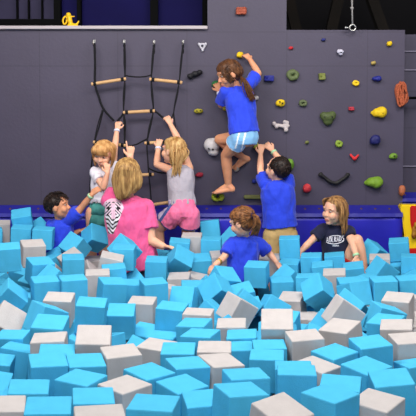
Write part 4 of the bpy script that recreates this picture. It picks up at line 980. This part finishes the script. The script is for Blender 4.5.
FILL=[('b',(-1.237,5.429,-0.2167,0.2767,-0.03154,-0.6973)),
('b',(0.004827,2.605,-0.2238,-0.524,-0.1981,0.4899)),
('g',(-1.413,5.515,-0.2477,0.1483,0.4343,-0.4749)),
('b',(-1.505,6.083,-0.2166,0.312,-0.4637,0.3673)),
('g',(0.8942,3.399,-0.2052,-0.2745,-0.194,-0.09041)),
('g',(-0.7385,2.795,-0.2352,1.08,-0.2624,0.3034)),
('b',(-0.6297,2.6,-0.2371,0.3333,0.3976,0.7696)),
('b',(0.545,4.29,-0.2072,0.666,0.4032,-0.1196)),
('g',(0.1384,2.886,-0.2391,-0.02232,-0.1649,0.1406)),
('b',(1.422,5.522,-0.1961,0.3311,0.5993,0.133)),
('g',(-1.471,6.541,-0.2472,0.8846,0.1113,0.6287)),
('b',(-0.2317,2.607,-0.2206,0.3654,0.1708,0.483)),
('b',(0.7604,2.903,-0.2165,0.8211,0.02457,0.6449)),
('g',(1.146,4.947,-0.2477,0.5829,-0.1468,-0.01754)),
('b',(-1.044,4.748,-0.2458,-0.5629,-0.275,0.006977)),
('b',(0.09481,4.622,-0.2325,-0.1666,-0.7972,-0.262)),
('b',(-0.348,4.208,-0.2483,0.8095,0.1996,-0.4574)),
('b',(-1.458,5.783,-0.2289,0.0593,0.04765,0.4896)),
('b',(0.6649,2.61,-0.1964,0.1687,-0.1732,-0.4793)),
('g',(-1.31,5.123,-0.2468,-0.1387,0.4681,0.2636)),
('b',(0.2239,3.112,-0.2499,0.1121,-0.1957,-0.06213)),
('b',(0.9229,4.917,-0.2338,-0.5286,0.0642,0.106)),
('b',(1.205,5.525,-0.2373,-0.02544,-0.07146,-0.4836)),
('b',(1.044,5.66,-0.2101,0.3537,0.2922,-0.5008)),
('g',(-0.3919,2.856,-0.2477,0.1601,0.2143,-0.5742)),
('b',(-0.1526,5.31,-0.1985,0.8347,-0.1208,-0.1999)),
('g',(-0.9498,5.519,-0.2387,0.07988,0.4405,0.02653)),
('b',(-0.961,4.963,-0.2477,-0.08502,-0.04991,0.0915)),
('b',(-0.6009,5.917,-0.2139,0.1084,0.5438,0.5779)),
('b',(-0.2312,3.002,-0.2235,0.2713,0.6952,-0.5553)),
('b',(-0.662,4.265,-0.2375,-0.04893,0.4281,-0.1134)),
('b',(0.05402,6.494,-0.2193,1.233,0.3422,0.2692)),
('b',(0.3745,4.524,-0.2027,-0.9289,-0.2973,-0.732)),
('g',(1.184,4.665,-0.211,0.3341,-0.2595,-0.1115)),
('b',(0.4414,2.768,-0.2056,0.5793,-0.3216,-0.3825)),
('b',(-0.6749,4.99,-0.2284,0.9179,-0.5614,0.7701)),
('g',(-0.8967,6.287,-0.2145,0.5896,-0.7102,0.09834)),
('b',(0.1953,6.713,-0.2088,-0.2004,0.4739,-0.4321)),
('b',(-0.1782,4.899,-0.2052,-0.4426,-0.07731,0.1863)),
('g',(1.151,4.426,-0.2318,-0.3984,-1.018,0.4544)),
('b',(-0.9215,3.552,-0.2177,0.5957,0.1395,-0.07501)),
('g',(-0.6976,5.599,-0.2437,0.06612,-1.312,-0.763)),
('b',(-1.109,5.751,-0.2451,0.07087,-0.6229,0.7774)),
('b',(0.4357,4.779,-0.229,0.3158,-0.02127,-0.3826)),
('b',(-0.4758,3.687,-0.2471,-0.9888,0.2797,-0.4278)),
('b',(-0.5073,3.963,-0.2379,-0.901,-0.2936,-0.4253)),
('b',(-1.159,4.523,-0.2191,-0.3479,-0.3557,-0.1574)),
('b',(1.474,6.007,-0.2387,-0.3041,0.001401,-0.1784)),
('g',(-1.127,6.202,-0.226,0.2004,0.8574,0.4042)),
('b',(-0.01601,5.824,-0.2453,0.3068,-0.816,-0.301)),
('b',(-1.245,5.958,-0.2328,-1.227,0.3709,-0.1553)),
('b',(0.6839,4.761,-0.2349,0.295,0.572,0.5357)),
('b',(-0.8987,5.189,-0.212,0.302,-0.1804,-0.6509)),
('g',(-0.7051,4.075,-0.2335,-0.2986,-0.09702,0.2704)),
('b',(1.344,5.806,-0.2108,-0.04552,-0.1417,0.4919)),
('b',(-1.419,6.302,-0.2146,0.3743,0.3543,0.0732)),
('b',(-0.7909,4.768,-0.2319,0.4285,-0.05219,-0.5996)),
('b',(0.3948,5.153,-0.2164,-0.2506,0.5315,0.1648)),
('b',(0.1123,3.367,-0.2143,0.1532,-0.2878,0.5423)),
('b',(0.3634,4.093,-0.2411,-0.1104,-0.2122,0.5963)),
('b',(-0.8107,3.326,-0.2363,-0.01388,-0.9219,-0.04248)),
('g',(0.277,6.343,-0.2305,0.8056,-0.3239,-0.5075)),
('b',(0.01322,5.115,-0.2419,-0.05051,0.6656,-0.3353)),
('b',(-0.6852,4.595,-0.2409,0.3077,-0.2936,0.3747)),
('b',(-1.132,5.271,-0.2156,0.02492,0.2697,0.5314)),
('g',(1.072,4.105,-0.232,0.7864,-0.2795,-0.5497)),
('g',(1.339,5.179,-0.2261,0.3317,0.1457,0.242)),
('b',(0.7369,4.067,-0.2332,0.143,-0.6261,0.3711)),
('g',(-0.3039,5.508,-0.201,-0.02463,0.1328,-0.09966)),
('b',(0.2883,2.6,-0.2158,-0.4385,-0.09949,0.6259)),
('b',(1.641,6.735,-0.235,-1.262,0.6989,0.7612)),
('b',(-0.1092,4.691,-0.2176,-0.1079,0.1196,-0.5062)),
('b',(0.7634,4.32,-0.2429,0.4105,0.449,-0.6022)),
('b',(0.8492,3.212,-0.2434,0.08619,-0.9518,-0.3269)),
('b',(-0.1011,2.78,-0.2376,0.09263,-0.5042,-0.467)),
('g',(-0.8536,4.491,-0.2831,-0.2368,-0.1527,0.1271)),
('b',(0.6895,4.528,-0.2972,0.5669,0.2268,-0.08524)),
('g',(1.11,5.306,-0.2906,-0.1109,-0.1136,0.5646)),
('b',(-0.419,2.614,-0.2825,0.3934,0.1799,0.4232)),
('g',(-0.008107,6.253,-0.2948,0.2379,-0.09578,-0.4741)),
('b',(0.7327,3.611,-0.2968,0.07782,-0.1335,0.4629)),
('b',(-0.956,6.016,-0.2891,-0.2293,0.01885,0.7275)),
('g',(0.5809,3.948,-0.2864,0.5078,-0.1611,0.0453)),
('b',(-0.01948,4.011,-0.2921,0.1133,-0.3051,-0.01031)),
('b',(0.4573,3.246,-0.2898,0.0303,0.331,-0.572)),
('g',(-0.3073,5.697,-0.2854,0.6626,0.5814,-0.4157)),
('b',(1.503,6.214,-0.2403,-0.1888,-0.4823,-0.2283)),
('g',(-0.6132,3.377,-0.2953,-0.1302,0.4486,0.7129)),
('g',(-0.3565,3.474,-0.29,-0.3148,-0.1488,-0.6475)),
('b',(-1.242,4.842,-0.2918,-0.174,0.05626,-0.2048)),
('b',(-0.7272,3.847,-0.2739,0.4851,0.3838,-0.2864)),
('g',(-0.8254,5.767,-0.2449,0.3143,0.1156,-0.3773)),
('b',(0.9838,4.706,-0.2604,1.185,-0.07114,-0.7046)),
('g',(-1.701,6.719,-0.2669,0.4776,0.0883,-0.2993)),
('b',(0.7451,5.835,-0.288,0.1635,0.1463,0.2384)),
('g',(-0.6681,5.276,-0.2886,-0.3685,-0.1996,0.1773)),
('b',(-0.3263,5.087,-0.2978,-0.3063,0.451,0.5122)),
('b',(0.889,3.937,-0.2868,0.2284,0.04566,-0.6534)),
('b',(0.2704,5.336,-0.2809,-0.7816,-0.2474,-0.002811)),
('g',(0.3508,4.309,-0.2796,-0.5918,0.2507,0.0892)),
('b',(0.01155,4.89,-0.2901,-0.2377,0.3272,0.2589)),
('b',(-0.6865,3.586,-0.2899,-0.06838,0.005863,0.3886)),
('g',(0.9564,5.137,-0.2868,-0.2491,0.2524,0.6068)),
('b',(-0.2289,6.239,-0.246,0.3108,-0.0293,0.1549)),
('b',(-0.5045,5.524,-0.2517,-0.04367,-0.5266,-0.122)),
('b',(0.4066,3,-0.2861,0.2152,0.1696,0.08375)),
('b',(0.6082,3.396,-0.2912,0.07401,0.04243,0.5092)),
('b',(0.8699,6.19,-0.2855,-0.5929,0.3575,-0.7814)),
('b',(-0.5345,4.422,-0.2564,-0.08533,-0.1616,-0.5652)),
('b',(-1.073,4.387,-0.3472,-0.1794,-0.3121,-0.04522)),
('b',(-0.06414,3.776,-0.3435,-0.4311,-0.02191,-0.1984)),
('b',(-0.3796,5.303,-0.3475,-0.5854,-0.009916,-0.6415)),
('b',(-1.595,6.282,-0.3384,0.1644,0.3277,-0.06555)),
('b',(0.1865,3.826,-0.3426,0.1403,0.02325,0.6183)),
('b',(-0.2719,4.008,-0.3424,0.2468,0.224,0.3617)),
('b',(0.2033,3.584,-0.3616,-0.03869,0.7416,-0.09063)),
('b',(0.955,4.307,-0.3377,-0.1231,0.289,-0.1319)),
('b',(-0.4432,3.188,-0.3264,-0.1179,0.1395,-0.5986)),
('b',(0.5795,6.33,-0.3566,0.06642,0.7155,0.498)),
('b',(-0.5573,4.785,-0.3227,0.3298,0.002434,0.5681)),
('b',(0.9151,5.904,-0.3109,-0.2749,-0.07738,0.6154)),
('b',(0.2484,4.837,-0.3592,0.07463,0.006964,0.1112)),
('b',(0.7299,5.553,-0.369,0.3269,-0.3434,-0.3207)),
('g',(0.6659,3.076,-0.3308,-0.3712,-0.1671,0.44)),
('g',(-1.166,5.572,-0.3696,0.2379,-0.4919,0.3544)),
('g',(1.019,5.484,-0.3408,0.2365,0.05409,-0.03597)),
('b',(0.6617,6.015,-0.3364,0.2838,0.3669,0.6384)),
('b',(-0.6916,3.106,-0.3624,0.1491,0.1949,-0.5337)),
('g',(0.4184,3.809,-0.3508,-0.1258,-0.4308,0.04602)),
('b',(0.5625,2.847,-0.3343,0.02978,0.05863,0.7377)),
('b',(0.03926,3.133,-0.3551,-0.4042,-0.3528,0.2112)),
('g',(0.8889,4.52,-0.3642,-0.1948,-0.3272,0.3926)),
('b',(-0.1956,3.598,-0.3404,-0.4311,0.01537,-0.185)),
('b',(-0.04125,4.475,-0.3552,0.0775,0.2676,0.02835)),
('b',(0.2678,4.588,-0.3613,0.09202,-0.3389,-0.2113)),
('g',(0.2586,3.346,-0.3597,-0.006909,-0.2476,0.4931)),
('g',(0.07353,5.673,-0.3655,0.4297,0.005512,0.245)),
('b',(-0.05366,5.387,-0.3636,0.2315,0.5569,0.5502)),
('b',(-0.5448,3.025,-0.3629,0.2005,0.2512,-0.4792))]
CLABELS=['blue foam cube, leaning, fourth from left, rearmost row',
'pale grey foam cube, lying level, second from left, rearmost row',
'blue foam cube, lying level, first from left, rearmost row',
'blue foam cube, tipped on a corner, fifth from left, rearmost row',
'blue foam cube, lying level, third from left, rearmost row',
'blue foam cube, lying level, sixth from left, rearmost row',
'pale grey foam cube, lying level, second from left, second row from the back',
'blue foam cube, lying level, first from left, second row from the back',
'blue foam cube, lying level, seventh from left, rearmost row',
'blue foam cube, tipped on a corner, third from left, second row from the back',
'blue foam cube, tipped on a corner, eighth from left, rearmost row',
'pale grey foam cube, leaning, fourth from left, second row from the back',
'blue foam cube, lying level, second from left, third row from the back',
'blue foam cube, tipped on a corner, ninth from left, rearmost row',
'blue foam cube, tipped on a corner, sixth from left, second row from the back',
'blue foam cube, lying level, fifth from left, second row from the back',
'pale grey foam cube, lying level, fourth from left, third row from the back',
'pale grey foam cube, lying level, third from left, third row from the back',
'blue foam cube, lying level, fifth from left, third row from the back',
'blue foam cube, lying level, eleventh from left, rearmost row',
'pale grey foam cube, lying level, tenth from left, rearmost row',
'blue foam cube, lying level, ninth from left, second row from the back',
'blue foam cube, lying level, twelfth from left, rearmost row',
'blue foam cube, tipped on a corner, eighth from left, second row from the back',
'blue foam cube, lying level, sixth from left, third row from the back',
'blue foam cube, lying level, seventh from left, second row from the back',
'blue foam cube, lying level, seventh from left, third row from the back',
'pale grey foam cube, lying level, tenth from left, second row from the back',
'blue foam cube, tipped on a corner, thirteenth from left, rearmost row',
'blue foam cube, lying level, ninth from left, fourth row from the back',
'blue foam cube, leaning, eighth from left, fourth row from the back',
'blue foam cube, tipped on a corner, seventh from left, fifth row from the back',
'blue foam cube, tipped on a corner, eighth from left, middle row',
'pale grey foam cube, leaning, sixth from left, middle row',
'blue foam cube, leaning, seventh from left, middle row',
'blue foam cube, lying level, eighth from left, fifth row from the back',
'blue foam cube, lying level, ninth from left, fifth row from the back',
'pale grey foam cube, lying level, tenth from left, middle row',
'blue foam cube, lying level, ninth from left, middle row',
'pale grey foam cube, leaning, ninth from left, fifth row from the front',
'pale grey foam cube, lying level, eighth from left, fourth row from the front',
'pale grey foam cube, lying level, eighth from left, fifth row from the front',
'blue foam cube, lying level, fourteenth from left, rearmost row',
'pale grey foam cube, lying level, eighth from left, third row from the back',
'blue foam cube, lying level, eleventh from left, second row from the back',
'blue foam cube, tipped on a corner, tenth from left, third row from the back',
'blue foam cube, lying level, twelfth from left, second row from the back',
'blue foam cube, lying level, ninth from left, third row from the back',
'blue foam cube, tipped on a corner, tenth from left, fourth row from the back',
'pale grey foam cube, lying level, thirteenth from left, fourth row from the back',
'blue foam cube, lying level, twelfth from left, fourth row from the back',
'blue foam cube, lying level, eleventh from left, fourth row from the back',
'blue foam cube, tipped on a corner, tenth from left, fifth row from the back',
'blue foam cube, lying level, eleventh from left, fifth row from the back',
'blue foam cube, leaning, twelfth from left, middle row',
'blue foam cube, tipped on a corner, eleventh from left, middle row',
'pale grey foam cube, leaning, twelfth from left, fifth row from the front',
'blue foam cube, lying level, thirteenth from left, fifth row from the back',
'blue foam cube, lying level, fourteenth from left, fifth row from the back',
'blue foam cube, edge forward, twelfth from left, fifth row from the back',
'pale grey foam cube, lying level, thirteenth from left, middle row',
'blue foam cube, lying level, thirteenth from left, fifth row from the front',
'blue foam cube, lying level, fourteenth from left, second row from the back',
'blue foam cube, lying level, fourteenth from left, third row from the back',
'pale grey foam cube, lying level, eleventh from left, third row from the back',
'blue foam cube, lying level, thirteenth from left, third row from the back',
'blue foam cube, tipped on a corner, thirteenth from left, second row from the back',
'blue foam cube, lying level, fourteenth from left, fourth row from the back',
'blue foam cube, tipped on a corner, twelfth from left, third row from the back',
'blue foam cube, lying level, fourteenth from left, middle row',
'blue foam cube, edge forward, fourteenth from left, fifth row from the front',
'pale grey foam cube, lying level, thirteenth from left, fourth row from the front',
'pale grey foam cube, lying level, fourteenth from left, fourth row from the front',
'blue foam cube, lying level, fourteenth from left, third row from the front',
'blue foam cube, lying level, fourteenth from left, second row from the front',
'pale grey foam cube, leaning, first from left, fourth row from the back',
'blue foam cube, edge forward, first from left, third row from the back',
'blue foam cube, tipped on a corner, second from left, fourth row from the back',
'blue foam cube, lying level, second from left, fifth row from the back',
'blue foam cube, lying level, third from left, fifth row from the back',
'pale grey foam cube, lying level, third from left, middle row',
'blue foam cube, leaning, first from left, fifth row from the back',
'blue foam cube, tipped on a corner, first from left, middle row',
'pale grey foam cube, tipped on a corner, first from left, fifth row from the front',
'blue foam cube, lying level, second from left, middle row',
'blue foam cube, leaning, second from left, fifth row from the front',
'pale grey foam cube, lying level, third from left, fourth row from the back',
'blue foam cube, lying level, fourth from left, fourth row from the back',
'blue foam cube, lying level, fourth from left, fifth row from the back',
'blue foam cube, lying level, fifth from left, fifth row from the back',
'blue foam cube, tipped on a corner, fifth from left, fourth row from the back',
'blue foam cube, lying level, sixth from left, fifth row from the back',
'blue foam cube, lying level, fourth from left, fifth row from the front',
'blue foam cube, lying level, fifth from left, fifth row from the front',
'pale grey foam cube, lying level, fourth from left, middle row',
'blue foam cube, leaning, sixth from left, fifth row from the front',
'blue foam cube, edge forward, fourth from left, fourth row from the front',
'pale grey foam cube, lying level, sixth from left, fourth row from the back',
'pale grey foam cube, lying level, seventh from left, fourth row from the back',
'blue foam cube, lying level, fifth from left, middle row',
'blue foam cube, lying level, seventh from left, fifth row from the front',
'blue foam cube, lying level, third from left, fifth row from the front',
'blue foam cube, lying level, first from left, fourth row from the front',
'pale grey foam cube, lying level, second from left, fourth row from the front',
'pale grey foam cube, leaning, third from left, fourth row from the front',
'blue foam cube, lying level, second from left, third row from the front',
'blue foam cube, lying level, third from left, third row from the front',
'blue foam cube, lying level, first from left, third row from the front',
'blue foam cube, lying level, first from left, second row from the front',
'blue foam cube, lying level, third from left, second row from the front',
'blue foam cube, lying level, second from left, second row from the front',
'blue foam cube, lying level, second from left, front row',
'pale grey foam cube, lying level, first from left, front row',
'blue foam cube, lying level, third from left, front row',
'blue foam cube, lying level, fourth from left, front row',
'pale grey foam cube, lying level, fifth from left, front row',
'pale grey foam cube, edge forward, sixth from left, front row',
'blue foam cube, edge forward, fourth from left, second row from the front',
'pale grey foam cube, lying level, fourth from left, third row from the front',
'pale grey foam cube, lying level, sixth from left, third row from the front',
'pale grey foam cube, lying level, fifth from left, third row from the front',
'blue foam cube, lying level, sixth from left, fourth row from the front',
'blue foam cube, lying level, seventh from left, fourth row from the front',
'blue foam cube, lying level, fifth from left, fourth row from the front',
'blue foam cube, lying level, seventh from left, third row from the front',
'pale grey foam cube, lying level, eighth from left, third row from the front',
'pale grey foam cube, edge forward, sixth from left, second row from the front',
'blue foam cube, lying level, fifth from left, second row from the front',
'blue foam cube, edge forward, ninth from left, front row',
'blue foam cube, lying level, tenth from left, front row',
'blue foam cube, lying level, seventh from left, front row',
'pale grey foam cube, edge forward, eighth from left, front row',
'blue foam cube, lying level, seventh from left, second row from the front',
'blue foam cube, lying level, eleventh from left, front row',
'pale grey foam cube, edge forward, twelfth from left, front row',
'blue foam cube, lying level, ninth from left, fourth row from the front',
'blue foam cube, lying level, ninth from left, third row from the front',
'blue foam cube, lying level, eleventh from left, third row from the front',
'blue foam cube, lying level, tenth from left, third row from the front',
'blue foam cube, lying level, eighth from left, second row from the front',
'blue foam cube, lying level, ninth from left, second row from the front',
'pale grey foam cube, lying level, tenth from left, fifth row from the front',
'blue foam cube, lying level, tenth from left, fourth row from the front',
'pale grey foam cube, edge forward, eleventh from left, fifth row from the front',
'pale grey foam cube, edge forward, twelfth from left, fourth row from the front',
'pale grey foam cube, lying level, eleventh from left, fourth row from the front',
'blue foam cube, edge forward, twelfth from left, third row from the front',
'pale grey foam cube, edge forward, tenth from left, second row from the front',
'blue foam cube, lying level, thirteenth from left, third row from the front',
'blue foam cube, edge forward, twelfth from left, second row from the front',
'blue foam cube, lying level, thirteenth from left, second row from the front',
'blue foam cube, lying level, eleventh from left, second row from the front',
'blue foam cube, edge forward, thirteenth from left, front row',
'pale grey foam cube, edge forward, fourteenth from left, front row']

# ---------------------------------------------------------------- foam cubes
S = .152
def cube_mesh(name, m):
    bm = bmesh.new(); h = S/2 - .0005
    add_box(bm, (-h,-h,-h), (h,h,h), .005)
    me = bpy.data.meshes.new(name); bmesh.ops.recalc_face_normals(bm, faces=bm.faces[:]); bm.to_mesh(me); bm.free(); me.materials.append(m)
    return me
def foam(name, c):
    m = mat(name, c, .85, bump=.25, bscale=220, var=.05, vscale=14, spec=.12)
    return m
ME = {'b': cube_mesh('blue_foam_cube', foam('blue foam', (76, 181, 223))), 'g': cube_mesh('grey_foam_cube', foam('grey foam', (190, 184, 183)))}
from mathutils import Quaternion
def put(c, q):
    o = bpy.data.objects.new('foam_cube', ME[c]); COL.objects.link(o)
    o.location = q[:3]; w = V(q[3:]); a = w.length
    o.rotation_mode = 'QUATERNION'; o.rotation_quaternion = Quaternion(w/a if a > 1e-6 else V((0,0,1)), a)
    o['category'] = 'foam cube'
    return o
for i, (c, q) in enumerate(CUBES):
    o = put(c, q); o['label'] = CLABELS[i]; o['group'] = 'foam cubes in the top layer of the pit'
for c, q in FILL:
    o = put(c, q)
    o['label'] = ('blue' if c == 'b' else 'pale grey') + ' foam cube buried in the gaps beneath the top layer of cubes'
    o['group'] = ('blue' if c == 'b' else 'grey') + ' foam cubes buried under the top layer'
# ---------------------------------------------------------------- light: the hall's ceiling lamps and one added front fill
def lamp(name, loc, size, power, target, color=(1,.97,.93), sy=None):
    l = bpy.data.lights.new(name, 'AREA'); l.shape = 'RECTANGLE'; l.size = size; l.size_y = sy or size; l.energy = power; l.color = color
    o = bpy.data.objects.new(name, l); COL.objects.link(o); o.location = loc
    o.rotation_euler = (V(target)-V(loc)).to_track_quat('-Z', 'Y').to_euler()
lamp('ceiling_or_fill_lamp', (-1.3, 4.2, 3.3), 1.8, 165, (-.6, 6.2, .2))
lamp('ceiling_or_fill_lamp', (1.3, 4.4, 3.3), 1.8, 150, (.8, 6.2, .2))
lamp('ceiling_or_fill_lamp', (0, 1.2, 3.3), 1.8, 90, (0, 5.2, .2))
lamp('ceiling_or_fill_lamp', (.2, -1.0, 2.6), 1.4, 60, (0, 6.5, .6))  # added frontal fill behind the camera, brightens the cube fronts; no ceiling fixture
w = bpy.data.worlds.new('world'); SC.world = w; w.use_nodes = True
w.node_tree.nodes['Background'].inputs[0].default_value = (.75, .8, .9, 1); w.node_tree.nodes['Background'].inputs[1].default_value = .36
SC.view_settings.view_transform = 'Standard'; SC.view_settings.look = 'None'; SC.view_settings.exposure = .22; SC.view_settings.gamma = 1
